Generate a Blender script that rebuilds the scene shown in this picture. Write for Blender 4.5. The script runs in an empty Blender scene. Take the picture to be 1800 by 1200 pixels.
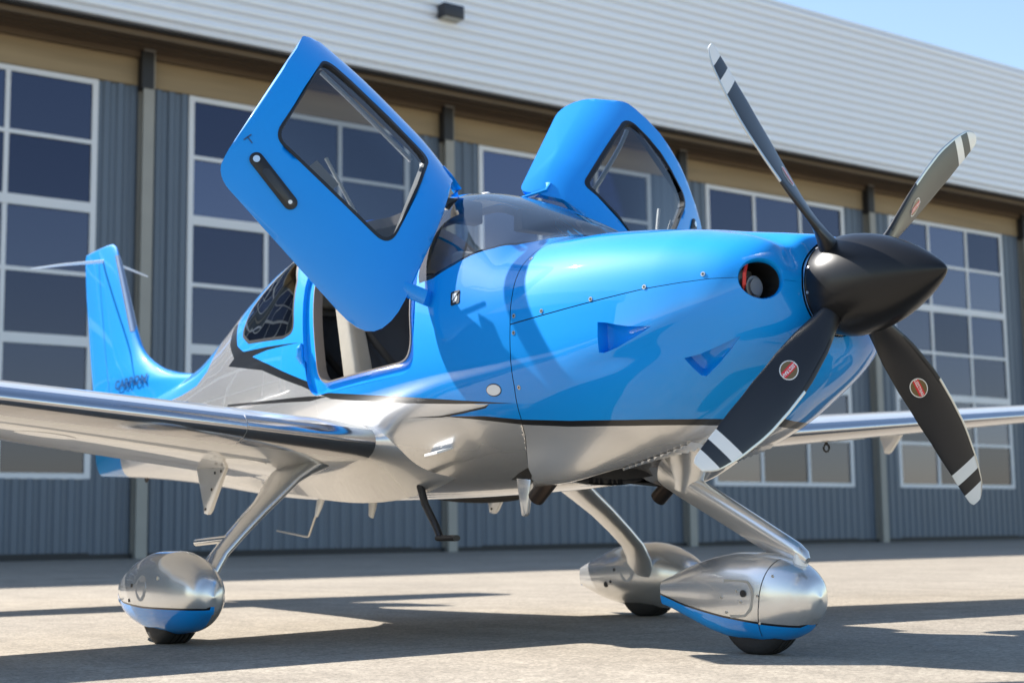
import bpy, bmesh, math, random
import numpy as np
from mathutils import Vector, Matrix
from mathutils.geometry import delaunay_2d_cdt

random.seed(7)
scene = bpy.context.scene
COL = scene.collection

# ------------------------------------------------------------------ camera
def look(yaw, pitch, roll):
    cy, sy, cp, sp = math.cos(yaw), math.sin(yaw), math.cos(pitch), math.sin(pitch)
    f = Vector((cp*cy, cp*sy, sp)); r = Vector((sy, -cy, 0)); u = r.cross(f)
    c, s = math.cos(roll), math.sin(roll)
    return f, c*r+s*u, -s*r+c*u
cam = bpy.data.cameras.new('camera')
cam.sensor_width = 36.0
cam.lens = 2625.9/1800*36
cam.clip_start = .05
cam.clip_end = 6000
cam.dof.use_dof = True
cam.dof.focus_distance = 5.75
cam.dof.aperture_fstop = 3.0
camo = bpy.data.objects.new('camera', cam)
f_, r_, u_ = look(2.5118, .1269, -.0132)
m_ = Matrix((r_, u_, -f_)).transposed().to_4x4()
m_.translation = Vector((3.9401, -3.9938, .451))
camo.matrix_world = m_
COL.objects.link(camo)
scene.camera = camo

# ------------------------------------------------------------------ light
SUN_A, SUN_B = .98, .50          # shadow offset per metre of height, in x and y
sun_dir = Vector((-SUN_A, -SUN_B, 1)).normalized()
world = bpy.data.worlds.new('World')
scene.world = world
world.use_nodes = True
wn = world.node_tree
sky = wn.nodes.new('ShaderNodeTexSky')
sky.sky_type = 'NISHITA'
sky.sun_disc = False
sky.sun_elevation = math.asin(sun_dir.z)
sky.sun_rotation = math.atan2(sun_dir.x, sun_dir.y) % (2*math.pi)
sky.air_density = 1.15
sky.dust_density = .4
sky.ozone_density = 1.0
wn.links.new(sky.outputs[0], wn.nodes['Background'].inputs[0])
wn.nodes['Background'].inputs[1].default_value = .10
sl = bpy.data.lights.new('sun', 'SUN')
sl.energy = 5.0
sl.angle = math.radians(.53)
sl.color = (1.0, .955, .885)
so = bpy.data.objects.new('sun', sl)
so.rotation_euler = sun_dir.to_track_quat('Z', 'Y').to_euler()
so.location = (-20, -10, 30)
COL.objects.link(so)
scene.view_settings.view_transform = 'Standard'
scene.view_settings.look = 'None'
scene.view_settings.gamma = 1
scene.view_settings.exposure = 1.24
scene.cycles.max_bounces = 10
scene.cycles.transparent_max_bounces = 16
scene.cycles.caustics_reflective = False
scene.cycles.caustics_refractive = False

# ------------------------------------------------------------------ materials
MATS = {}
def mat(name, base=(.5,.5,.5), rough=.5, metal=0., coat=0., coat_rough=.03, spec=.5, emit=None, estr=0., sheen=0.):
    m = bpy.data.materials.new(name); m.use_nodes = True
    b = m.node_tree.nodes['Principled BSDF']
    b.inputs['Base Color'].default_value = (*base, 1)
    b.inputs['Roughness'].default_value = rough
    b.inputs['Metallic'].default_value = metal
    b.inputs['Coat Weight'].default_value = coat
    b.inputs['Coat Roughness'].default_value = coat_rough
    b.inputs['Specular IOR Level'].default_value = spec
    b.inputs['Sheen Weight'].default_value = sheen
    if emit:
        b.inputs['Emission Color'].default_value = (*emit, 1); b.inputs['Emission Strength'].default_value = estr
    MATS[name] = m
    return m
def N(m, t, **kw):
    n = m.node_tree.nodes.new(t)
    for k, v in kw.items(): setattr(n, k, v)
    return n
def L(m, a, b): m.node_tree.links.new(a, b)
def bsdf(m): return m.node_tree.nodes['Principled BSDF']
def vary(m, scale, amt, detail=6, rough_amt=0., stretch=None, obj=True, bump=0., bscale=None):
    """colour / roughness variation and fine relief by noise on object coordinates"""
    b = bsdf(m); base = b.inputs['Base Color'].default_value[:]
    tc = N(m, 'ShaderNodeTexCoord'); src = tc.outputs['Object' if obj else 'Generated']
    if stretch:
        mp = N(m, 'ShaderNodeMapping'); mp.inputs['Scale'].default_value = stretch
        L(m, src, mp.inputs['Vector']); src = mp.outputs[0]
    nz = N(m, 'ShaderNodeTexNoise'); nz.inputs['Scale'].default_value = scale; nz.inputs['Detail'].default_value = detail
    L(m, src, nz.inputs['Vector'])
    mx = N(m, 'ShaderNodeMix', data_type='RGBA')
    mx.inputs[6].default_value = tuple(max(0, c*(1-amt)) for c in base[:3])+(1,)
    mx.inputs[7].default_value = tuple(min(1, c*(1+amt)) for c in base[:3])+(1,)
    L(m, nz.outputs['Fac'], mx.inputs[0]); L(m, mx.outputs[2], b.inputs['Base Color'])
    if rough_amt:
        r0 = b.inputs['Roughness'].default_value
        mr = N(m, 'ShaderNodeMapRange'); mr.inputs['To Min'].default_value = max(0, r0-rough_amt); mr.inputs['To Max'].default_value = r0+rough_amt
        L(m, nz.outputs['Fac'], mr.inputs[0]); L(m, mr.outputs[0], b.inputs['Roughness'])
    if bump:
        n2 = N(m, 'ShaderNodeTexNoise'); n2.inputs['Scale'].default_value = bscale or scale*6; n2.inputs['Detail'].default_value = 4
        L(m, src, n2.inputs['Vector'])
        bp = N(m, 'ShaderNodeBump'); bp.inputs['Strength'].default_value = bump; bp.inputs['Distance'].default_value = .01
        L(m, n2.outputs['Fac'], bp.inputs['Height']); L(m, bp.outputs[0], b.inputs['Normal'])
    return m

BLUE = vary(mat('blue_paint', (.0003,.272,.78), .55, 0, 1., .015, .1), 2.2, .05)
SILVER = vary(mat('silver_paint', (.72,.715,.71), .27, .66, 1., .02), 3., .04)
bsdf(SILVER).inputs['Coat IOR'].default_value = 1.6; bsdf(BLUE).inputs['Coat IOR'].default_value = 1.5
BLACK = mat('black_paint', (.006,.006,.007), .3, 0, .25)
WINGSILVER = vary(mat('wing_silver_paint', (.74,.735,.725), .32, .48, .9, .02), 3., .05)
WHITEP = mat('white_paint', (.80,.80,.79), .35, 0, .5)
BOOT = vary(mat('titanium_edge', (.50,.50,.52), .16, 1., 0), 30, .06)
GEARSILVER = vary(mat('gear_silver_paint', (.66,.66,.655), .26, .74, 1., .015), 6., .04)
RUBBER = vary(mat('rubber', (.018,.017,.017), .75), 40, .3, bump=.3)
SEAL = mat('black_seal', (.008,.008,.01), .45)
SEALBEIGE = mat('door_seal_grey', (.17,.15,.14), .6)
CHROME = mat('chrome', (.75,.75,.75), .15, 1.)
STEEL = mat('screw_steel', (.62,.60,.56), .3, .9)
DARKMETAL = mat('burnt_exhaust_steel', (.07,.055,.048), .4, .85)
LINER = mat('cabin_liner', (.58,.55,.50), .7)
CABINDARK = mat('cabin_dark_trim', (.012,.012,.014), .6)
CARPET = vary(mat('cabin_carpet', (.05,.048,.046), .95), 60, .3)
LEATHER = vary(mat('cream_leather', (.34,.315,.27), .5), 14, .1, bump=.15)
LEATHERB = vary(mat('black_leather', (.02,.02,.024), .42), 14, .15, bump=.15)
PROPBLK = vary(mat('propeller_black', (.012,.012,.014), .36, 0, .15, .2), 5, .25, rough_amt=.05)
SPINBLK = vary(mat('spinner_satin_black', (.010,.010,.011), .30, 0, 0, spec=.35), 5, .2, rough_amt=.03)
NICKEL = mat('nickel_edge', (.55,.55,.53), .32, 1.)
DECALDK = mat('decal_olive', (.16,.10,.03), .4, 0, .5)
DECALRED = mat('decal_red', (.70,.015,.02), .4, 0, .5)
DECALWH = mat('decal_white', (.78,.78,.76), .4, 0, .5)
TXTBLUE = mat('dark_blue_lettering', (.006,.05,.16), .35, 0, .8)
ENGRED = mat('red_engine_hose', (.55,.03,.015), .5)
ENGBLK = mat('engine_black', (.012,.012,.012), .5)
ENGALU = mat('engine_aluminium', (.28,.28,.28), .4, .8)
PLATE = vary(mat('brushed_plate', (.42,.41,.38), .45, .6), 20, .1)

def glass(name, tint, refl=.0, rough=0., blend=1.5, gcol=(1,1,1)):
    m = bpy.data.materials.new(name); m.use_nodes = True
    nt = m.node_tree; nt.nodes.remove(nt.nodes['Principled BSDF'])
    out = nt.nodes['Material Output']
    tr = N(m, 'ShaderNodeBsdfTransparent'); tr.inputs[0].default_value = (*tint, 1)
    gl = N(m, 'ShaderNodeBsdfGlossy'); gl.inputs['Roughness'].default_value = rough; gl.inputs['Color'].default_value = (*gcol, 1)
    fr = N(m, 'ShaderNodeFresnel'); fr.inputs['IOR'].default_value = blend
    ad = N(m, 'ShaderNodeMath', operation='ADD'); ad.inputs[1].default_value = refl; ad.use_clamp = True
    mx = N(m, 'ShaderNodeMixShader')
    L(m, fr.outputs[0], ad.inputs[0]); L(m, ad.outputs[0], mx.inputs[0]); L(m, tr.outputs[0], mx.inputs[1]); L(m, gl.outputs[0], mx.inputs[2]); L(m, mx.outputs[0], out.inputs['Surface'])
    MATS[name] = m
    return m
WINDSHIELD = glass('acrylic_windshield', (.92,.94,.94), .05)
SIDEGLASS = glass('tinted_acrylic', (.50,.53,.55), .04)
DARKGLASS = glass('dark_acrylic', (.16,.17,.19), .04)
HANGARGLASS = [glass('hangar_glazing_%d' % i, tuple(c*k for c in (.16,.185,.25)), r, .015, gcol=(.70,.73,1.)) for i, (k, r) in enumerate(((1.,.03),(.7,.05),(1.5,.015),(1.1,.08)))]

# ------------------------------------------------------------------ mesh helpers
def link(name, me, parent=None, loc=None):
    o = bpy.data.objects.new(name, me); COL.objects.link(o)
    if parent is not None: o.parent = parent
    if loc is not None: o.location = loc
    return o
def mesh(name, V, F, mats, parent=None, smooth=True, idx=None, normals=None, angle=None):
    me = bpy.data.meshes.new(name)
    me.from_pydata([tuple(map(float, v)) for v in V], [], [tuple(int(i) for i in f) for f in F])
    if not isinstance(mats, (list, tuple)): mats = [mats]
    for m in mats: me.materials.append(m)
    if idx is not None: me.polygons.foreach_set('material_index', np.asarray(idx, dtype=np.int32))
    me.polygons.foreach_set('use_smooth', np.full(len(me.polygons), bool(smooth)))
    me.update()
    if normals is not None: me.normals_split_custom_set_from_vertices([tuple(map(float, n)) for n in normals])
    elif angle: me.set_sharp_from_angle(angle=math.radians(angle))
    return link(name, me, parent)
def fixnormals(o):
    bm = bmesh.new(); bm.from_mesh(o.data); bmesh.ops.recalc_face_normals(bm, faces=bm.faces); bm.to_mesh(o.data); bm.free()
    return o
class MB:
    """collects simple shapes into one mesh"""
    def __init__(s): s.V = []; s.F = []
    def add(s, V, F):
        k = len(s.V); s.V += [tuple(v) for v in V]; s.F += [tuple(i+k for i in f) for f in F]; return s
    def box(s, x0, x1, y0, y1, z0, z1):
        return s.add([(x,y,z) for z in (z0,z1) for y in (y0,y1) for x in (x0,x1)], [(0,2,3,1),(4,5,7,6),(0,1,5,4),(2,6,7,3),(0,4,6,2),(1,3,7,5)])
    def rings(s, R, cap=True, close=True):
        n = len(R[0]); V = [p for r in R for p in r]; F = []
        for i in range(len(R)-1):
            for j in range(n if close else n-1):
                k = (j+1) % n; F.append((i*n+j, i*n+k, (i+1)*n+k, (i+1)*n+j))
        if cap: F.append(tuple(range(n))[::-1]); F.append(tuple((len(R)-1)*n+j for j in range(n)))
        return s.add(V, F)
    def tube(s, pts, rad, n=12, flat=1., up=None):
        P = [Vector(p) for p in pts]; rr = rad if isinstance(rad, (list, tuple)) else [rad]*len(P); R = []
        for i, p in enumerate(P):
            t = (P[min(i+1, len(P)-1)]-P[max(i-1, 0)]).normalized()
            a = Vector(up) if up else (Vector((0,0,1)) if abs(t.z) < .9 else Vector((1,0,0)))
            e1 = (a-t*a.dot(t)).normalized(); e2 = t.cross(e1)
            R.append([p+e1*math.cos(2*math.pi*k/n)*rr[i]+e2*math.sin(2*math.pi*k/n)*rr[i]*flat for k in range(n)])
        return s.rings(R)
    def disc(s, c, nrm, rad, h, n=14):
        c = Vector(c); nrm = Vector(nrm).normalized(); return s.tube([c-nrm*h*.5, c+nrm*h*.5], rad, n)
    def build(s, name, mats, parent=None, smooth=False, angle=35, bevel=0., seg=2):
        o = mesh(name, s.V, s.F, mats, parent, smooth or bevel > 0 or angle > 0)
        bm = bmesh.new(); bm.from_mesh(o.data)
        bmesh.ops.recalc_face_normals(bm, faces=bm.faces)
        if bevel: bmesh.ops.bevel(bm, geom=[e for e in bm.edges if len(e.link_faces) == 2 and e.calc_face_angle(0) > .6], offset=bevel, segments=seg, profile=.5, affect='EDGES', clamp_overlap=True)
        bm.to_mesh(o.data); bm.free()
        o.data.polygons.foreach_set('use_smooth', np.full(len(o.data.polygons), True))
        o.data.set_sharp_from_angle(angle=math.radians(angle))
        return o
def empty(name, loc=(0,0,0)):
    o = bpy.data.objects.new(name, None); COL.objects.link(o); o.location = loc; o.empty_display_size = .2
    return o
def tag(o, label, cat, group=None, kind=None):
    if label: o['label'] = label
    if cat: o['category'] = cat
    if group: o['group'] = group
    if kind: o['kind'] = kind
    return o
def text_geo(body, size, spacing=1.0, offset=0.):
    """triangulated flat lettering in its own x/y plane, centred"""
    cu = bpy.data.curves.new('lettering', 'FONT'); cu.body = body; cu.size = size; cu.align_x = 'CENTER'; cu.align_y = 'CENTER'; cu.space_character = spacing; cu.offset = offset
    o = bpy.data.objects.new('lettering', cu); COL.objects.link(o)
    dg = bpy.context.evaluated_depsgraph_get(); me = bpy.data.meshes.new_from_object(o.evaluated_get(dg))
    V = [tuple(v.co) for v in me.vertices]; F = [tuple(p.vertices) for p in me.polygons]
    bpy.data.objects.remove(o); bpy.data.curves.remove(cu); bpy.data.meshes.remove(me)
    return V, F
# ------------------------------------------------------------------ apron
def ground_material():
    m = mat('apron_concrete', (.4,.36,.30), .85, spec=.3)
    b = bsdf(m); tc = N(m, 'ShaderNodeTexCoord'); src = tc.outputs['Object']
    def noise(scale, detail, rough=.6, stretch=None):
        n = N(m, 'ShaderNodeTexNoise'); n.inputs['Scale'].default_value = scale; n.inputs['Detail'].default_value = detail; n.inputs['Roughness'].default_value = rough
        if stretch:
            mp = N(m, 'ShaderNodeMapping'); mp.inputs['Scale'].default_value = stretch; L(m, src, mp.inputs[0]); L(m, mp.outputs[0], n.inputs['Vector'])
        else: L(m, src, n.inputs['Vector'])
        return n
    def ramp(fac, stops):
        r = N(m, 'ShaderNodeValToRGB'); e = r.color_ramp.elements
        e[0].position, e[0].color = stops[0][0], (*stops[0][1], 1); e[1].position, e[1].color = stops[1][0], (*stops[1][1], 1)
        for p, c in stops[2:]: x = e.new(p); x.color = (*c, 1)
        L(m, fac, r.inputs[0]); return r
    def mul(a, bb):
        x = N(m, 'ShaderNodeMix', data_type='RGBA', blend_type='MULTIPLY'); x.inputs[0].default_value = 1
        L(m, a, x.inputs[6]); L(m, bb, x.inputs[7]); return x.outputs[2]
    big = ramp(noise(.35, 5).outputs['Fac'], [(.3,(.268,.237,.198)),(.7,(.345,.305,.255))])
    mid = ramp(noise(3.2, 6, .7).outputs['Fac'], [(.32,(.86,.85,.84)),(.68,(1.08,1.08,1.07))])
    streak = ramp(noise(1.0, 5, .6, (.6,4.,1.)).outputs['Fac'], [(.35,(.90,.90,.90)),(.65,(1.05,1.05,1.05))])
    grit = noise(75, 4, .75); gr = ramp(grit.outputs['Fac'], [(.30,(.33,.325,.32)),(.46,(.93,.93,.92)),(.64,(1.22,1.21,1.19))])
    vo = N(m, 'ShaderNodeTexVoronoi'); vo.inputs['Scale'].default_value = 55; L(m, src, vo.inputs['Vector'])
    sp = ramp(vo.outputs['Color'], [(.0,(.72,.71,.70)),(1.,(1.22,1.21,1.19))])
    stain = ramp(noise(.9, 4, .55).outputs['Fac'], [(.27,(.80,.79,.78)),(.40,(1,1,1))])
    c = mul(mul(mul(mul(mul(big.outputs[0], mid.outputs[0]), streak.outputs[0]), gr.outputs[0]), sp.outputs[0]), stain.outputs[0])
    # hairline cracks and sealed joints
    wv = N(m, 'ShaderNodeTexVoronoi', feature='DISTANCE_TO_EDGE'); wv.inputs['Scale'].default_value = .16
    ns = noise(1.3, 4); ad = N(m, 'ShaderNodeMix', data_type='VECTOR'); ad.inputs[0].default_value = .35; L(m, src, ad.inputs[4]); L(m, ns.outputs['Color'], ad.inputs[5]); L(m, ad.outputs[1], wv.inputs['Vector'])
    cr = ramp(wv.outputs['Distance'], [(.0,(.72,.71,.69)),(.0012,(1,1,1))])
    sx = N(m, 'ShaderNodeSeparateXYZ'); L(m, src, sx.inputs[0])
    def joint(out, per, off):
        a = N(m, 'ShaderNodeMath', operation='ADD'); a.inputs[1].default_value = off; L(m, out, a.inputs[0])
        p = N(m, 'ShaderNodeMath', operation='PINGPONG'); p.inputs[1].default_value = per/2; L(m, a.outputs[0], p.inputs[0]); return ramp(p.outputs[0], [(.0,(.50,.48,.46)),(.010,(1,1,1))])
    c = mul(c, cr.outputs[0]); c = mul(c, joint(sx.outputs[0], 7.5, 1.15).outputs[0])
    L(m, c, b.inputs['Base Color'])
    bp = N(m, 'ShaderNodeBump'); bp.inputs['Strength'].default_value = .6; bp.inputs['Distance'].default_value = .004
    L(m, grit.outputs['Fac'], bp.inputs['Height']); L(m, bp.outputs[0], b.inputs['Normal'])
    return m
E_ = 3000.
apron = mesh('apron', [(-E_,-E_,0),(E_,-E_,0),(E_,E_,0),(-E_,E_,0)], [(0,1,2,3)], ground_material(), smooth=False)
tag(apron, None, None, kind='structure')

# ------------------------------------------------------------------ hangar
WX = -27.0
SIDING = vary(mat('blue_grey_steel_siding', (.108,.138,.18), .42, .1), .8, .12, rough_amt=.05)
FRAMEW = vary(mat('white_aluminium_frame', (.74,.74,.75), .4), .6, .06)
FASCIAM = vary(mat('pale_metal_cladding', (.84,.865,.90), .42, .1), .35, .05, stretch=(1,.2,1))
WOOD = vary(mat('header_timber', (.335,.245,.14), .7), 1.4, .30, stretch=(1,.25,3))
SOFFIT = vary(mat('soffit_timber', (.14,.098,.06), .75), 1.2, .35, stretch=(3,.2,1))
COLM = vary(mat('column_paint', (.33,.315,.28), .55), 1.5, .12)
DARKSTEEL = mat('dark_steel', (.02,.02,.022), .6)
HWALL = mat('hangar_interior_wall', (.16,.18,.22), .8)
HFLOOR = mat('hangar_floor', (.13,.14,.16), .35)

hangar = empty('hangar', (WX, 24.5, 0))
tag(hangar, 'long hangar with blue-grey siding, glazed doors and pale ribbed cladding behind the airplane', 'hangar')
def hp(mb, name, m, **kw):
    o = mb.build(name, m, None, **kw); o.parent = hangar; o.matrix_parent_inverse = Matrix.Translation((-WX, -24.5, 0)); return o
def corr(y0, y1, z0, z1, x, pitch=.30, depth=.045):
    """vertical-ribbed sheet facing +x with real thickness"""
    n = max(1, round((y1-y0)/pitch)); p = (y1-y0)/n; prof = []
    for i in range(n):
        a = y0+i*p
        prof += [(a, 0), (a+.32*p, 0), (a+.46*p, 1), (a+.86*p, 1)]
    prof.append((y1, 0))
    mb = MB(); V = []; F = []
    for (y, d) in prof: V += [(x+d*depth, y, z0), (x+d*depth, y, z1), (x-.03, y, z0), (x-.03, y, z1)]
    for i in range(len(prof)-1):
        a, b = 4*i, 4*i+4
        F += [(a, b, b+1, a+1), (a+2, a+3, b+3, b+2), (a+1, b+1, b+3, a+3), (a, a+2, b+2, b)]
    F += [(0, 1, 3, 2), (len(V)-4, len(V)-2, len(V)-1, len(V)-3)]
    return mb.add(V, F)
ZS = [1.74, 3.09, 4.60, 6.05, 7.52, 8.97, 10.33]
pane_me = {}
def hangar_door(yc):
    y0, y1 = yc+1.06, yc+6.94
    d = hp(corr(y0, y1, .14, ZS[0]-.052, WX-.02), 'hangar_door', SIDING, angle=20)
    def sub(mb, name, m, **kw):
        o = mb.build(name, m, None, **kw); o.parent = d; return o
    for k, z in enumerate(ZS):
        h = .11 if k in (2, 4) else .045
        if k in (0, 6): h = .06
        sub(MB().box(WX-.055, WX+.014+.01*(k in (2,4)), y0+.13, y1-.13, z-h, z+h), 'rail', FRAMEW)
    w = (y1-y0)/3
    for k in (1, 2): sub(MB().box(WX-.05, WX+.008, y0+k*w-.05, y0+k*w+.05, ZS[0]+.06, ZS[-1]-.06), 'mullion', FRAMEW)
    for r in range(6):
        for c in range(3):
            a, b = y0+c*w+(.13 if c == 0 else .05), y0+(c+1)*w-(.13 if c == 2 else .05)
            hl = .11 if r in (2, 4) else .045; hu = .11 if r+1 in (2, 4) else .045
            if r == 0: hl = .06
            if r == 5: hu = .06
            q = MB().box(WX-.040, WX-.028, a+.001, b-.001, ZS[r]+hl+.001, ZS[r+1]-hu-.001); ty, tz = random.gauss(0, .004), random.gauss(0, .005); ym, zm = (a+b)/2, (ZS[r]+ZS[r+1])/2
            q.V = [(x+max(-.012, min(.012, (y-ym)*ty+(z-zm)*tz)), y, z) for x, y, z in q.V]
            sub(q, 'pane', random.choice(HANGARGLASS))
    for a in (y0, y1-.13): sub(MB().box(WX-.06, WX+.02, a, a+.13, ZS[0]-.05, ZS[-1]+.06), 'stile', FRAMEW)
    sub(MB().box(WX-.05, WX+.03, y0, y1, .0, .138), 'bottom_seal', DARKSTEEL)
    return d
YC = [8.5+8*k for k in range(-2, 6)]
for yc in YC[:-1]:
    hangar_door(yc)
    hp(corr(yc+.14, yc+1.058, .02, 10.40, WX-.03), 'siding_panel', SIDING, angle=20)
    hp(corr(yc+6.942, yc+7.86, .02, 10.40, WX-.03), 'siding_panel', SIDING, angle=20)
    hp(MB().box(WX-.10, WX+.05, yc+.18, yc+7.82, 10.402, 11.10), 'header_board', WOOD, bevel=.01)
for yc in YC:
    hp(MB().box(WX+.031, WX+.10, yc+.14, yc+7.86, .0, .11), 'base_strip', DARKSTEEL)
    hp(MB().box(WX+.24, WX+.27, yc-.13, yc+.13, 0, 11.2).box(WX-.03, WX, yc-.138, yc+.138, 0, 11.2).box(WX, WX+.24, yc-.012, yc+.012, 0, 11.2), 'column', COLM)
    hp(MB().box(WX-.06, WX+.285, yc-.178, yc+.10, 10.3, 11.15), 'column_bracket', DARKSTEEL)
YA, YB = -46., 72.
FX = WX+1.45
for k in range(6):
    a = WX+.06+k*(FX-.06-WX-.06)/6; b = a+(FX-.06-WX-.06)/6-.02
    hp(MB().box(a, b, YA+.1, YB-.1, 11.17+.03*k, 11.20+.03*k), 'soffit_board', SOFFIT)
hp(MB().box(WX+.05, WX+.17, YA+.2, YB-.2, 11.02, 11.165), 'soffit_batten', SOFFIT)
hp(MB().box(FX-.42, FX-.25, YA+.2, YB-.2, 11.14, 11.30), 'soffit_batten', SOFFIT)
# pale ribbed cladding
Z0, Z1 = 11.42, 15.66
n = 17; p_ = (Z1-Z0)/n; prof = []
for i in range(n):
    for t, dd in ((0, 0), (.10, .0), (.16, .12), (.26, .88), (.33, 1), (.80, 1), (.87, .88), (.96, .12)):
        prof.append((Z0+(i+t)*p_, FX+.115*dd))
prof.append((Z1, FX))
V = []; F = []
for z, x in prof: V += [(x, YA, z), (x, YB, z)]
for i in range(len(prof)-1): F.append((2*i, 2*i+1, 2*i+3, 2*i+2))
k = len(V); V += [(FX-.08, YA, Z0), (FX-.08, YB, Z0), (FX-.08, YA, Z1), (FX-.08, YB, Z1)]
F += [(k, k+2, k+3, k+1), (0, k, k+1, 1), (2*len(prof)-2, 2*len(prof)-1, k+3, k+2)]
cl = hp(MB().add(V, F), 'cladding', FASCIAM, angle=60)
hp(MB().box(FX-.10, FX+.075, YA, YB, Z0-.11, Z0-.004), 'cladding_drip_edge', FRAMEW, bevel=.01)
hp(MB().box(FX-.24, FX-.105, YA, YB, Z0-.16, Z0+.1), 'gutter', DARKSTEEL)
hp(MB().box(FX-.10, FX+.075, YA, YB, Z1+.004, Z1+.10), 'coping', FRAMEW)
# body of the building behind the facade
hp(MB().box(-60, FX-.09, YA, YB, Z1-.3, Z1-.02), 'roof', FASCIAM)
hp(MB().box(-60.2, -60, YA, YB, 0, Z1-.3), 'rear_wall', HWALL)
hp(MB().box(-60, WX-.06, YA, YA+.2, 0, Z1-.3), 'end_wall', SIDING)
hp(MB().box(-60, WX-.06, YB-.2, YB, 0, Z1-.3), 'end_wall', SIDING)
hp(MB().box(WX-.16, WX-.10, YA, YB, 11.1, Z1-.3), 'upper_wall', HWALL)
hp(corr(YA, YC[0]-.14, .02, 11.1, WX-.03), 'siding_panel', SIDING, angle=20)
hp(corr(YC[-1]+.14, YB, .02, 11.1, WX-.03), 'siding_panel', SIDING, angle=20)
hp(MB().box(-59.9, WX-.1, YA+.3, YB-.3, .004, .02), 'floor_slab', HFLOOR)

# floodlight on the cladding
fl = empty('floodlight', (FX+.05, 15.6, 13.05)); tag(fl, 'small black floodlight fixed to the pale ribbed cladding', 'floodlight')
MB().box(.03, .36, -.30, .30, -.17, .17).build('housing', mat('floodlight_housing', (.025,.027,.035), .5), fl, bevel=.03)
MB().box(-.05, .03, -.12, .12, -.10, .10).build('bracket', DARKSTEEL, fl)
MB().box(.06, .33, -.26, .26, -.19, -.171).build('lens', mat('floodlight_lens', (.45,.42,.34), .3), fl)

# lit strip lamp hanging inside, seen through a pane
lamp = empty('strip_lamp', (-31.5, 40.2, 10.9)); tag(lamp, 'lit strip lamp hanging inside the hangar behind the rightmost glazed door', 'lamp')
MB().box(-.22, .22, -.75, .75, .0, .10).build('housing', FRAMEW, lamp, bevel=.02)
MB().box(-.19, .19, -.70, .70, -.03, -.002).build('diffuser', mat('lamp_diffuser', (.8,.8,.75), .5, emit=(1.,.93,.82), estr=14.), lamp)
for y in (-.6, .6): MB().tube([(0, y, .10), (0, y, 4.4)], .012, 6).build('hanger', DARKSTEEL, lamp)
# ------------------------------------------------------------------ airplane : hull surface
# x, top z, bottom z, widest z, half width, exponent above, exponent below
ST=np.array([
( .403,1.462,1.116,1.289,.173,2.0,2.0),
( .392,1.478,1.075,1.288,.250,2.0,2.0),
( .365,1.487,1.035,1.286,.325,2.1,2.05),
( .320,1.495, .990,1.282,.385,2.3,2.1),
( .250,1.508, .940,1.274,.435,2.55,2.2),
( .130,1.529, .870,1.260,.480,2.85,2.25),
( .000,1.555, .802,1.240,.516,3.0,2.3),
(-.200,1.590, .728,1.220,.554,3.0,2.35),
(-.450,1.626, .676,1.205,.586,2.9,2.35),
(-.740,1.656, .648,1.200,.610,2.65,2.3),
(-.880,1.688, .640,1.205,.617,2.45,2.3),
(-1.00,1.775, .634,1.210,.622,2.2,2.3),
(-1.15,1.857, .628,1.215,.628,2.1,2.25),
(-1.35,1.940, .622,1.225,.634,2.08,2.25),
(-1.60,2.014, .617,1.235,.638,2.1,2.25),
(-1.90,2.054, .614,1.245,.640,2.2,2.25),
(-2.20,2.058, .614,1.250,.638,2.35,2.25),
(-2.50,2.048, .616,1.255,.625,2.40,2.25),
(-2.80,2.030, .620,1.260,.590,2.35,2.25),
(-3.20,1.985, .632,1.255,.525,2.15,2.25),
(-3.60,1.870, .655,1.245,.455,2.15,2.25),
(-4.00,1.715, .690,1.235,.382,2.15,2.25),
(-4.50,1.545, .742,1.200,.302,2.15,2.25),
(-5.00,1.450, .790,1.170,.240,2.1,2.2),
(-5.60,1.370, .835,1.140,.175,2.1,2.1),
(-6.20,1.310, .870,1.110,.110,2.0,2.0),
(-6.60,1.270, .890,1.080,.060,2.0,2.0)])
def _spl(x, xs, ys):
    x = np.clip(x, xs[0], xs[-1]); i = np.clip(np.searchsorted(xs, x)-1, 0, len(xs)-2)
    h = np.diff(xs); d = np.diff(ys)/h
    m = np.empty(len(xs)); m[0] = d[0]; m[-1] = d[-1]
    w1 = 2*h[1:]+h[:-1]; w2 = h[1:]+2*h[:-1]
    with np.errstate(divide='ignore', invalid='ignore'):
        hm = (w1+w2)/(w1/d[:-1]+w2/d[1:])
    m[1:-1] = np.where(d[:-1]*d[1:] > 0, hm, 0)
    t = (x-xs[i])/h[i]; t2 = t*t; t3 = t2*t
    return (2*t3-3*t2+1)*ys[i]+(t3-2*t2+t)*h[i]*m[i]+(-2*t3+3*t2)*ys[i+1]+(t3-t2)*h[i]*m[i+1]
_X = ST[::-1, 0].copy()
def sec(x): return [_spl(x, _X, ST[::-1, k].copy()) for k in range(1, 7)]
def sstep(a, b, x):
    t = np.clip((x-a)/(b-a), 0, 1); return t*t*(3-2*t)
def hull0(x, th):
    zt, zb, zw, w, nt, nb = sec(x); s = np.sin(th); c = np.cos(th); top = c >= 0
    n = np.where(top, nt, nb); H = np.where(top, zt-zw, zw-zb)
    return w*np.abs(s)**(2/n), zw+np.sign(c)*H*np.abs(c)**(2/n)
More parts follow.
